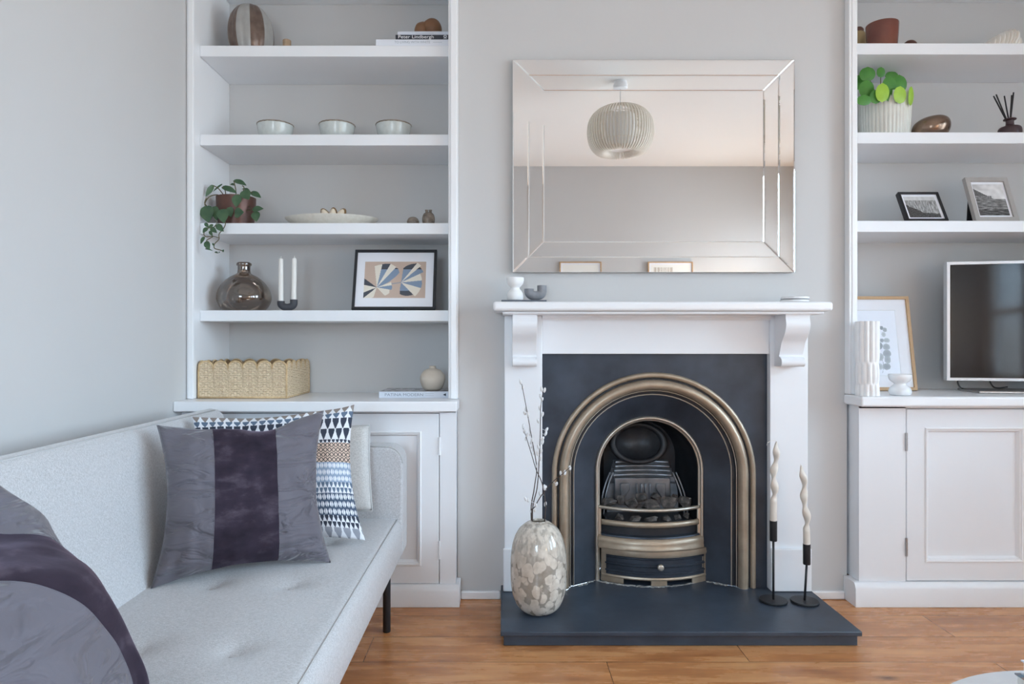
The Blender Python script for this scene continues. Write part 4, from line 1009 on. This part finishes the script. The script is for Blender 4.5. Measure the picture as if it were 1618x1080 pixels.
def hourglass(c, R, h, m, label, name='hourglass_holder'):
    k = h / .088; r = R / .034
    P = [(0, 0), (.026, 0), (.0315, .006), (.033, .018), (.029, .032), (.0195, .043), (.0175, .049), (.022, .055), (.030, .064), (.034, .077), (.0335, .088), (.029, .088), (.025, .078), (.012, .07), (0, .069)]
    bm = B(); lathe(bm, smooth_prof([(a * r, b * k) for a, b in P], 4), c, 40)
    return tag(obj(name, bm, m, loc=c, smooth=60), label, 'candle holder', 'white hourglass holders')
hourglass((1.590, 2.735, .8375), .0425, .083, M['marble'], 'white hourglass-shaped holder in front of the eucalyptus print')

TH = radians(11.2)
t = thing('television', 'flat television with silver frame and dark screen on the cupboard', 'television', (1.918, 2.95, .837), rot=(0, 0, -TH))
W_, z0, z1 = .90, .0465, .5585
bm = B(); rect_loops(bm, 0, W_, z0, z1, [(0, .035), (0, .0005), (.001, 0), (.012, 0), (.0125, .0015), (.0125, .006)])
obj('bezel', bm, M['silver'], t)
obj('screen', bx(.012, W_ - .012, .005, .012, z0 + .012, z1 - .012), M['screen'], t)
obj('back_shell', bx(.004, W_ - .004, .012, .045, z0 + .004, z1 - .004), M['black'], t, bevel=.006)
obj('stand_neck', bx(.40, .50, .018, .05, .008, .20), M['steel'], t, bevel=.004)
obj('stand_foot', bx(.075, .82, -.115, .085, .0008, .0105), M['steel'], t, bevel=.003)
for pts in ([(.055, .03, .075), (.058, .035, .03), (.085, .04, .008), (.16, .03, .006), (.30, .09, .006)], [(.17, .03, .07), (.185, .03, .03), (.2, .02, .016), (.26, .06, .018)]):
    bm = B(); tube(bm, curve(pts, 6), .0032, 8); obj('cable', bm, M['cable'], t, smooth=True)

# ------------------------------------------------------------------ mantel ornaments
MZ = 1.204
t_ = obj('slate_tray', bx(-.007, .168, 2.635, 2.745, MZ, MZ + .0085), M['tray_slate'], loc=(.08, 2.69, MZ), bevel=.0015); tag(t_, 'thin grey slate tray on the mantel end nearer the sofa', 'tray')
hourglass((.0475, 2.685, MZ + .009), .034, .089, M['matt_white'], 'white hourglass-shaped candle holder on the slate tray on the mantel')
u_holder('candle_holder', 'empty grey U-shaped candle holder on the slate tray on the mantel', .083, .171, 2.685, MZ + .009, .0185, .046, .059, M['grey_clay'])
for k, (z, r, dx, lb) in enumerate(((0, .054, 0, 'pale round coaster on the mantel, lower of the two'), (.0125, .0525, .002, 'pale round coaster on the mantel, upper of the two'))):
    c = (1.148 + dx, 2.69, MZ + z + .0003); t = thing('coaster', lb, 'coaster', c, 'coasters on the mantel')
    bm = B(); lathe(bm, [(0, 0), (r - .002, 0), (r, .002), (r, .0092), (r - .002, .0108), (0, .0108)], c, 48); obj('disc', bm, M['marble'], t, smooth=40)
    bm = B(); lathe(bm, [(r + .0002, .0005), (r + .0004, .0015), (r + .0002, .0025)], c, 48, cap=False); obj('edge_band', bm, M['grey_clay'], t)

# ------------------------------------------------------------------ on the hearth
c = (.131, 2.523, HZ + .0005)
bm = B(); lathe(bm, smooth_prof([(0, .003), (.035, 0), (.058, .006), (.082, .03), (.0985, .075), (.103, .13), (.1025, .20), (.094, .258), (.074, .302), (.047, .326), (.032, .331), (.029, .336)], 5) + [(.0265, .335), (.03, .326)], c, 64, cap=False)
tag(obj('mottled_vase', bm, M['mottled'], loc=c, smooth=True), 'large barrel-shaped cream mottled glass vase on the black hearth', 'vase')
def ZV(x, y, Y): return at(x / 2.77 + 780, y / 2.77 + 590, Y)
def willow(label, pts, cats, dy):
    p0 = ZV(*pts[0], 2.523 + dy * .2)
    t = thing('willow_branch', label, 'branch', p0, 'willow branches in the mottled vase')
    P = curve([Vector((c[0] + (p0.x - c[0]) * -.6, c[1] - dy * .3, c[2] + .02))] + [ZV(x, y, 2.523 + dy * (.2 + .8 * k / len(pts))) for k, (x, y) in enumerate(pts)], 6)
    bm = B(); tube(bm, P, [.0024 - .0013 * k / len(P) for k in range(len(P))], 7); obj('twig', bm, M['twig'], t, smooth=True)
    rnd = random.Random(label)
    for x, y in cats:
        bm = B()
        q = ZV(x, y, 2.523 + dy * .7 + rnd.uniform(-.012, .012))
        near = min(P, key=lambda w: (w - q).length)
        d = (q - near); ax = (d.normalized() * .5 + Vector((rnd.uniform(-.2, .2), rnd.uniform(-.3, .3), 1))).normalized()
        if d.length > .003: tube(bm, [near, q - ax * .004], .0007, 5)
        ball(bm, q, .0052, .0052, .0105, 8, rot=ax.to_track_quat('Z', 'Y').to_matrix())
        obj('catkin', bm, M['catkin'], t, smooth=True)
willow('tall willow branch leaning towards the sofa with a catkin at its tip', [(165, 645), (178, 500), (188, 410), (168, 290), (145, 160), (122, 40)], [(118, 36), (128, 60), (142, 155), (136, 172), (150, 178), (160, 250), (168, 290), (176, 330), (192, 400), (172, 560), (165, 600)], .02)
willow('upright willow branch rising along the edge of the white fireplace leg', [(170, 640), (190, 500), (198, 400), (204, 260), (206, 150), (216, 78)], [(210, 68), (223, 72), (206, 100), (212, 112), (202, 152), (214, 178), (195, 208), (232, 245), (228, 262), (215, 285), (196, 320), (190, 350), (206, 370), (200, 390), (214, 300), (208, 340)], -.02)
willow('short willow branch with bare fork near the vase mouth', [(222, 655), (226, 560), (212, 480), (186, 420), (165, 350), (140, 270), (128, 238)], [(130, 230), (134, 252), (146, 268), (142, 285), (162, 262), (165, 300), (180, 345), (170, 318), (228, 500), (222, 495), (226, 570), (203, 525)], .05)
willow('willow branch stretching out across the black fireplace plate', [(168, 640), (182, 580), (222, 515), (268, 465), (300, 440), (335, 408)], [(334, 412), (312, 432), (294, 436), (275, 482), (150, 552), (140, 548), (222, 500), (180, 598), (185, 575)], -.05)
def candlestick(px_, py_, zh0, zh1, lean, lb):
    Y = (H - HZ) * F / (py_ - CY); x = px(px_, Y); c = (x, Y, HZ + .0005)
    t = thing('candlestick', lb, 'candlestick', c, 'black candlesticks on the hearth')
    bm = B(); lathe(bm, [(0, 0), (.050, 0), (.0515, .002), (.0515, .006), (.050, .008), (0, .008)], c, 48); obj('base', bm, M['black_metal'], t, smooth=40)
    bm = B(); tube(bm, [(x, Y, HZ + .006), (x + lean, Y, zh0 + .004)], .0042, 12); obj('stem', bm, M['black_metal'], t, smooth=True)
    bm = B(); lathe(bm, [(0, 0), (.0125, 0), (.0135, .002), (.0138, zh1 - zh0), (.0122, zh1 - zh0), (.0122, zh1 - zh0 - .012), (0, zh1 - zh0 - .012)], (x + lean, Y, zh0), 28); obj('cup', bm, M['black_metal'], t, smooth=40)
    return x + lean, Y
def twist_candle(x, Y, z0, z1, plain, turns, bend, lb, wick):
    t = thing('twisted_candle', lb, 'candle', (x, Y, z0), 'twisted candles on the hearth')
    n, seg = 90, 28; rings = []
    for k in range(n + 1):
        s = k / n; z = z0 + (z1 - z0) * s
        m = max(0, min(1, (s - plain) / .07)); e = max(0, (s - .86) / .14)
        tw = 2 * pi * turns * max(0, s - plain) / (1 - plain)
        a = .0125 * (1 + .18 * m - .30 * max(0, s - .5)) * (1 - .5 * e ** 1.4); b = .0125 * (1 - .42 * m) * (1 - .42 * e ** 1.4)
        if s > .985: a *= .6; b *= .6
        dx = bend * (s * s) + .0035 * m * sin(tw) * (1 - e); dyv = .0035 * m * cos(tw) * (1 - e)
        rings.append([(x + dx + a * cos(q) * cos(tw) - b * sin(q) * sin(tw), Y + dyv + a * cos(q) * sin(tw) + b * sin(q) * cos(tw), z) for q in (2 * pi * j / seg for j in range(seg))])
    bm = B(); loft(bm, rings, True, True); obj('wax', bm, M['cream_wax'], t, smooth=True)
    bm = B(); p = Vector((x + bend, Y, z1 - .001)); tube(bm, curve([p] + [p + Vector(w) for w in wick], 4), .0011, 6); obj('wick', bm, M['white_wax'], t)
x, Y = candlestick(1222, 949.6, .287, .365, .0, 'taller black metal candlestick close to the fireplace leg')
twist_candle(x, Y, .354, .668, .27, 1.75, .012, 'cream twisted candle in the taller candlestick, with a curling wick', [(-.004, 0, .004), (-.018, 0, .004), (-.034, 0, -.004), (-.037, 0, -.014)])
x, Y = candlestick(1271.4, 951, .2, .278, .008, 'shorter black metal candlestick at the outer hearth corner')
twist_candle(x, Y, .267, .578, .2, 1.75, -.021, 'cream twisted candle bending over the shorter candlestick', [(-.001, 0, .003), (-.002, 0, .006)])

# ------------------------------------------------------------------ sofa
SX, SY0, SY1, SZ, SB = -.372, .50, 2.62, .40, .26
t = thing('sofa', 'pale grey upholstered sofa with buttoned seat along the grey wall', 'sofa', (-.83, 1.5, 0))
BT = [(x, y) for x in (-.57, -.78) for y in (.65, 1.05, 1.447, 1.838, 2.23)]
def soft(d, r): return r - sqrt(max(0, r * r - (r - min(d, r)) ** 2))
def seat():
    x0, x1, y0, y1, r = -.96, SX, SY0, SY1, .035; bm = B()
    us = sorted(set([0, .004, .01, .018, .028, .04] + [.04 + .52 * k / 30 for k in range(31)] + [x1 - x0 - q for q in (.028, .018, .01, .004, 0)] + [x1 - x0 - .04]))
    L = y1 - y0; vs = sorted(set([0, .004, .01, .018, .028, .04, L - .04, L - .028, L - .018, L - .01, L - .004, L] + [.04 + (L - .08) * k / 90 for k in range(91)]))
    V = []
    for v in vs:
        row = []
        for u in us:
            x, y = x0 + u, y0 + v
            dx = x1 - x; dy = min(v, L - v)
            cx, cy = x, y; rc = .06                 # rounded plan corners on the open side
            if dx < rc and dy < rc:
                s = Vector((rc - dx, rc - dy)); m = max(s.x, s.y); l = s.length
                if l > 1e-6: k = m / l; cx = x1 - rc + s.x * k; cy = (y0 + rc - s.y * k) if v < L / 2 else (y1 - rc + s.y * k)
            d = min(dx, dy)
            z = SZ - soft(d, r)
            for bx_, by_ in BT:
                q = ((cx - bx_) / .09) ** 2 + ((cy - by_) / .09) ** 2
                z -= .013 * math.exp(-q * 2.6) + .012 * math.exp(-q * 26)
            z += .004 * sin((x - x0) / (x1 - x0) * pi)
            row.append(bm.verts.new((cx, cy, z)))
        V.append(row)
    for j in range(len(vs) - 1):
        for i in range(len(us) - 1): bm.faces.new([V[j][i], V[j][i + 1], V[j + 1][i + 1], V[j + 1][i]])
    rim = [V[0][i] for i in range(len(us))] + [V[j][-1] for j in range(1, len(vs))] + [V[-1][i] for i in range(len(us) - 2, -1, -1)] + [V[j][0] for j in range(len(vs) - 2, 0, -1)]
    low = [bm.verts.new((v.co.x, v.co.y, SB + .012)) for v in rim]
    bot = [bm.verts.new((v.co.x + (.012 if v.co.x < -.7 else -.012), v.co.y, SB)) for v in rim]
    for A_, C_ in ((rim, low), (low, bot)):
        for k in range(len(A_)): bm.faces.new([A_[k], A_[(k + 1) % len(A_)], C_[(k + 1) % len(A_)], C_[k]])
    bm.faces.new(bot)
    return bm
st = obj('seat', seat(), M['sofa'], t, smooth=50)
bm = B(); tube(bm, [(SX - .018, y, SZ - .0035) for y in (SY0 + .05, 1.0, 1.5, 2.0, SY1 - .06)], .0022, 6); obj('seam', bm, M['seam'], st, smooth=True)
for x, y in BT:
    bm = B(); ball(bm, (x, y, SZ - .019), .0125, .0125, .006, 12); obj('button', bm, M['sofa'], st, smooth=True)
bm = B(); prism(bm, [(-1.03, SB), (-1.09, .60), (-1.128, .775), (-1.118, .794), (-1.095, .802), (-1.068, .798), (-1.047, .780), (-1.0, .60), (-.94, .40), (-.93, SB)], 'y', SY0, SY1 - .06)
obj('backrest', bm, M['sofa'], t, bevel=.018, bseg=4)
bm = B(); tube(bm, [(-1.068, y, .797) for y in (SY0 + .02, 1.2, 1.9, SY1 - .09)], .0025, 6); obj('back_seam', bm, M['seam'], t, smooth=True)
def arm(y0, y1):
    prof = [(-1.02, SB)] + [(SX - .009, SB - .002), (SX + .003, SB + .010)] + [(SX - .057 + .06 * cos(a), .605 + .06 * sin(a)) for a in (pi / 2 * k / 8 for k in range(9))] + [(-1.02, .668)]
    bm = B(); prism(bm, prof, 'y', y0, y1); return bm
obj('armrest', arm(SY1 - .115, SY1 + .004), M['sofa'], t, bevel=.012, bseg=3)
obj('armrest', arm(SY0 - .08, SY0 + .02), M['sofa'], t, bevel=.012, bseg=3)
bm = B(); tube(bm, [(SX - .06 + .062 * cos(a), SY1 - .112, .605 + .062 * sin(a)) for a in (pi / 2 * k / 8 for k in range(9))] + [(-.9, SY1 - .112, .667)], .0022, 6); obj('arm_seam', bm, M['seam'], t, smooth=True)
for x, y in ((-.422, 2.475), (-1.2, 2.475), (-.422, .62), (-1.2, .62)):
    bm = B(); lathe(bm, [(0, 0), (.0125, 0), (.014, .002), (.014, SB - .001), (0, SB - .001)], (x, y, .0005), 24); obj('leg', bm, M['black_metal'], t, smooth=40)

# ------------------------------------------------------------------ cushions
def cushion_fn(BL, BR, TR, TL, thick, sag=.0, wob=.006, pinch=.06, seed=0, topdent=0, power=.42, crease=.55):
    BL, BR, TR, TL = map(Vector, (BL, BR, TR, TL)); nrm = ((BR - BL).cross(TL - BL) + (BR - TR).cross(TL - TR) * -1).normalized()
    nrm = (BR - BL).cross(TL - BL).normalized()
    def P(u, v, side):
        a, b = 2 * u - 1, 2 * v - 1
        uu = .5 + .5 * a * (1 - pinch * (1 - b * b) * abs(a)); vv = .5 + .5 * b * (1 - pinch * (1 - a * a) * abs(b))
        if topdent: vv -= topdent * max(0, b) ** 3 * math.exp(-((u - .62) / .14) ** 2)
        p = (BL * (1 - uu) + BR * uu) * (1 - vv) + (TL * (1 - uu) + TR * uu) * vv
        d = max(0, (1 - a * a) * (1 - b * b)) ** power
        w = wob * (noise.noise(Vector((u * 3.1 + seed, v * 3.4, seed))) + .5 * noise.noise(Vector((u * 8 + seed, v * 7, 3)))) * (.25 + d)
        w += wob * crease * (noise.noise(Vector((u * 2.2 + v * 5 + seed, v * 13 - u * 4, seed))) + .7 * noise.noise(Vector((u * 14, v * 3 + u * 3, seed + 4)))) * (1 - .75 * d) * min(1, d * 4)
        edge = (1 - d) * wob * 1.2 * noise.noise(Vector((u * 6, v * 6, seed + 9)))
        return p + nrm * (side * thick / 2 * d + w + edge)
    return P
def grid_side(bm, P, side, nu, nv, u0=0, u1=1, v0=0, v1=1, off=0.0, col=None):
    return grid(bm, nu, nv, lambda u, v: P(u0 + (u1 - u0) * u, v0 + (v1 - v0) * v, side), col)
def velvet_cushion(label, P, bands, along='u', front=1, n=56):
    t = thing('cushion', label, 'cushion', P(.5, .02, 0), 'velvet banded cushions')
    bm = B(); a, b = bands; q = (lambda s, x0, x1, k: grid_side(bm, P, s, k, n, x0, x1)) if along == 'u' else (lambda s, x0, x1, k: grid_side(bm, P, s, n, k, 0, 1, x0, x1))
    q(front, 0, a, 18); q(front, b, 1, 18); q(-front, 0, 1, n)
    obj('cotton_cover', bm, M['cushion_grey'], t, smooth=True, label='slate grey cotton cushion cover')
    bm = B(); (grid_side(bm, P, front, 34, n, a, b) if along == 'u' else grid_side(bm, P, front, n, 34, 0, 1, a, b))
    obj('velvet_band', bm, M['velvet'], t, smooth=True, label='dark plum velvet band')
    bm = B()
    for x in (a, b): tube(bm, [P(x, k / n, front) if along == 'u' else P(k / n, x, front) for k in range(n + 1)], .0012, 5)
    obj('band_seam', bm, M['cushion_grey'], t)
    return t
P1 = cushion_fn(at(238, 930, 1.795), at(523, 889, 2.005), at(512, 648, 2.13), at(247, 671, 1.97), .17, seed=2, topdent=.05, pinch=.14, wob=.010, power=.48, crease=1.6)
velvet_cushion('upright slate grey cushion with plum velvet band, in front of the patterned cushion', P1, (.31, .685), front=1)
P2 = cushion_fn(at(300, 870, 2.09), at(577, 853, 2.18), at(560, 639, 2.33), at(303, 658, 2.25), .13, seed=5, pinch=.11, wob=.008, crease=1.0)
def drops(u, v):
    """rows of teardrops, from the top down"""
    white, navy, slate, peach, sky, taupe, grey = (226, 229, 234), (48, 56, 72), (92, 110, 132), (214, 190, 172), (140, 158, 182), (140, 130, 124), (150, 154, 164)
    y = 1 - v
    def cell(y0, hrow, wcell, rows, colour, bg, shape):
        r = (y - y0) / hrow; k = int(r); f = r - k
        x = u / wcell + (.5 if k % 2 else 0); g = abs(x - int(x) - .5)
        if shape == 'drop': inside = g < .40 * (sin(pi * min(1, f * .55 + .42)) if f < .3 else (1 - (f - .3) / .75) ** .9)
        elif shape == 'eye': inside = .09 < g < .42 * sin(pi * f) or (g < .04 and abs(f - .5) < .2)
        else: inside = abs(g - .5 * abs(2 * f - 1)) < .13
        return colour if inside else bg
    if y < .055: return cell(0, .055, .054, 1, taupe, white, 'drop')
    if y < .10: return cell(.055, .045, .051, 1, slate, white, 'drop')
    if y < .275: return cell(.10, .0875, .051, 2, navy, white, 'drop')
    if y < .30: return cell(.275, .03, .028, 1, navy, white, 'drop')
    if y < .45: return cell(.30, .0375, .029, 4, (70, 66, 66), peach, 'lattice')
    if y < .595: return cell(.45, .0483, .028, 3, white, sky, 'eye')
    if y < .675: return cell(.595, .04, .028, 2, slate, white, 'drop')
    if y < .84: return cell(.675, .055, .028, 3, white, (70, 86, 108), 'eye')
    if y < .93: return cell(.84, .045, .028, 2, navy, white, 'drop')
    return cell(.93, .08, .055, 1, grey, white, 'drop')
bm = B(); grid_side(bm, P2, 1, 420, 280, col=drops); grid_side(bm, P2, -1, 40, 40, col=lambda u, v: (226, 229, 234))
tag(obj('cushion', bm, M['pattern_cloth'], loc=P2(.5, .02, 0), smooth=True), 'white cushion printed with rows of navy, peach and grey teardrops', 'cushion')
P3 = cushion_fn(at(330, 822, 2.40), at(588, 806, 2.42), at(584, 672, 2.475), at(330, 680, 2.46), .10, seed=8, pinch=.02, wob=.004, power=.25)
t = thing('cushion', 'plain pale grey sofa cushion propped against the far armrest', 'cushion', P3(.5, .02, 0))
bm = B(); grid_side(bm, P3, 1, 44, 44); grid_side(bm, P3, -1, 44, 44); obj('cover', bm, M['sofa_cushion'], t, smooth=True)
bm = B(); tube(bm, [P3(*q, 0) for q in [(k / 20, 0) for k in range(20)] + [(1, k / 20) for k in range(20)] + [(1 - k / 20, 1) for k in range(20)] + [(0, 1 - k / 20) for k in range(21)]], .004, 6); obj('piping', bm, M['seam'], t, smooth=True)
# near cushion, slumped on the seat against the back: rings of control points along the band, smoothed both ways
CL_ = [(-110, 945, .95), (-50, 924, .98), (15, 918, 1.0), (75, 928, 1.02), (125, 952, 1.04), (162, 988, 1.06), (190, 1030, 1.08), (210, 1085, 1.09), (220, 1150, 1.09)]
CV_ = [(-110, 885, 1.05), (-50, 876, 1.08), (15, 872, 1.10), (85, 876, 1.13), (138, 893, 1.15), (181, 947, 1.16), (209, 1008, 1.16), (234, 1078, 1.15), (246, 1150, 1.13)]
CU_ = [(-110, 850, 1.13), (-50, 845, 1.16), (15, 841, 1.18), (80, 850, 1.20), (118, 885, 1.27), (160, 945, 1.29), (188, 1005, 1.28), (212, 1072, 1.26), (222, 1140, 1.24)]
CS_ = [(-110, 715, 1.19), (-50, 744, 1.23), (15, 779, 1.26), (70, 818, 1.28), (92, 872, 1.35), (128, 955, 1.37), (152, 1015, 1.36), (175, 1080, 1.34), (185, 1140, 1.32)]
rings = []
for k in range(9):
    l, v, u, q = (at(*c[k]) for c in (CL_, CV_, CU_, CS_))
    n_ = l + Vector((.02, -.13, -.10)); n2 = l + Vector((.01, -.17, -.24)); b2 = q + Vector((-.02, .05, -.14)); b3 = q + Vector((-.01, -.02, -.26))
    ring = [n2, n_, l, v, u, q, b2, b3]
    for p in ring:
        p.z = max(p.z, .412); p.x = max(p.x, -(.925 + .27 * (p.z - .40)))
    rings.append(ring)
for k, f in ((0, .45), (8, .45)):
    c_ = sum(rings[k], Vector()) / 8
    rings[k] = [c_ + (p - c_) * f for p in rings[k]]
NSUB = 6
def cr(a, b, c, d, t): return .5 * (2 * b + (c - a) * t + (2 * a - 5 * b + 4 * c - d) * t * t + (3 * b - a - 3 * c + d) * t ** 3)
dense = [[cr(r[i - 1], r[i], r[(i + 1) % 8], r[(i + 2) % 8], t / NSUB) for i in range(8) for t in range(NSUB)] for r in rings]
fine = []
for k in range(8):
    A_, B_, C_, D_ = dense[max(0, k - 1)], dense[k], dense[k + 1], dense[min(8, k + 2)]
    for t in range(NSUB): fine.append([cr(a, b, c, d, t / NSUB) for a, b, c, d in zip(A_, B_, C_, D_)])
fine.append(dense[8])
NF = len(fine); cen = [sum(r, Vector()) / len(r) for r in fine]
for k, r in enumerate(fine):
    for i, p in enumerate(r):
        o_ = (p - cen[k]).normalized()
        p += o_ * (.007 * noise.noise(Vector((k * .05, i * .33, 2))) + .0045 * noise.noise(Vector((k * .16 + i * .2, i * .45, 6))))
        p.z = max(p.z, .408)
v0, v1 = 2 * NSUB, 4 * NSUB
t = thing('cushion', 'slumped slate grey cushion with velvet band on the sofa end nearest the camera', 'cushion', (-.8, 1.1, .405), 'velvet banded cushions')
bm = B(); loft(bm, [[r[i % 48] for i in range(v1, v0 + 49)] for r in fine], closed=False)
for r in (fine[0], fine[-1]): bm.faces.new([bm.verts.new(p) for p in r])
obj('cotton_cover', bm, M['cushion_grey'], t, smooth=True, label='slate grey cotton cushion cover')
bm = B(); loft(bm, [[r[i] for i in range(v0, v1 + 1)] for r in fine], closed=False)
obj('velvet_band', bm, M['velvet'], t, smooth=True, label='dark plum velvet band')
for i in (v0, v1):
    bm = B(); tube(bm, [r[i] for r in fine], .0011, 5); obj('band_seam', bm, M['cushion_grey'], t)

# ------------------------------------------------------------------ marble table and its books
c = (1.036, 1.007, 0); t = thing('round_table', 'round white marble topped coffee table at the frame corner', 'table', c)
bm = B(); lathe(bm, [(0, 0), (.343, 0), (.35, .004), (.35, .014), (.345, .018), (0, .018)], (c[0], c[1], .382), 96); obj('tabletop', bm, M['marble'], t, smooth=40)
bm = B(); lathe(bm, smooth_prof([(.0, .0005), (.2, .0005), (.2, .012), (.05, .02), (.028, .05), (.026, .3), (.06, .38), (0, .38)], 3), (c[0], c[1], .0005), 40); obj('pedestal', bm, M['black_metal'], t, smooth=40)
book('blue and orange book lying on the marble table, under a white one', .962, 1.17, 1.10, 1.285, .4005, .428, M['book_blue'], 'books on the marble table')
book('white book lying on top of the blue and orange book on the marble table', .970, 1.16, 1.11, 1.28, .4285, .455, M['book_white'], 'books on the marble table')

# ------------------------------------------------------------------ light
w = bpy.data.worlds.new('daylight_sky'); SC.world = w; w.use_nodes = True
bg = w.node_tree.nodes['Background']; nt = w.node_tree
tc = nt.nodes.new('ShaderNodeTexCoord'); sp = nt.nodes.new('ShaderNodeSeparateXYZ'); rp = nt.nodes.new('ShaderNodeValToRGB')
nt.links.new(tc.outputs['Generated'], sp.inputs[0]); nt.links.new(sp.outputs[2], rp.inputs[0]); nt.links.new(rp.outputs[0], bg.inputs[0])
e = rp.color_ramp.elements                                 # overcast sky above darker street
e[0].position = 0.0; e[0].color = (.50, .55, .60, 1); e[1].position = .06; e[1].color = (.645, .82, 1.0, 1)
bg.inputs[1].default_value = 15
def portal(loc, rot, sx, sy):
    l = bpy.data.lights.new('daylight_portal', 'AREA'); l.shape = 'RECTANGLE'; l.size = sx; l.size_y = sy; l.cycles.is_portal = True
    o = bpy.data.objects.new('daylight_portal', l); COL.objects.link(o); o.location = loc; o.rotation_euler = rot; return o
for a, b in WIN: portal((XR + .095, (a + b) / 2, (WZ0 + WZ1) / 2), (0, radians(90), 0), WZ1 - WZ0, b - a)
portal(((DA + DB_) / 2, YB - .095, (DG + DZ) / 2), (radians(90), 0, 0), DB_ - DA, DZ - DG)
pl = bpy.data.lights.new('corner_lamp', 'POINT'); pl.energy = 17; pl.color = (1, .72, .45); pl.shadow_soft_size = .12
po = bpy.data.objects.new('corner_lamp', pl); COL.objects.link(po); po.location = (2.35, -1.1, 1.2)

cam = bpy.data.cameras.new('camera'); cam.lens = 24; cam.sensor_width = 36; cam.shift_x = 14 / 1618; cam.clip_start = .02
co = bpy.data.objects.new('camera', cam); COL.objects.link(co); co.location = (0, 0, H); co.rotation_euler = (pi / 2, 0, 0)
SC.camera = co
SC.view_settings.view_transform = 'Standard'; SC.view_settings.look = 'None'; SC.view_settings.gamma = 1; SC.view_settings.exposure = 0.54
SC.cycles.diffuse_bounces = 8; SC.cycles.max_bounces = 14; SC.cycles.transparent_max_bounces = 16
SC.cycles.sample_clamp_indirect = 6
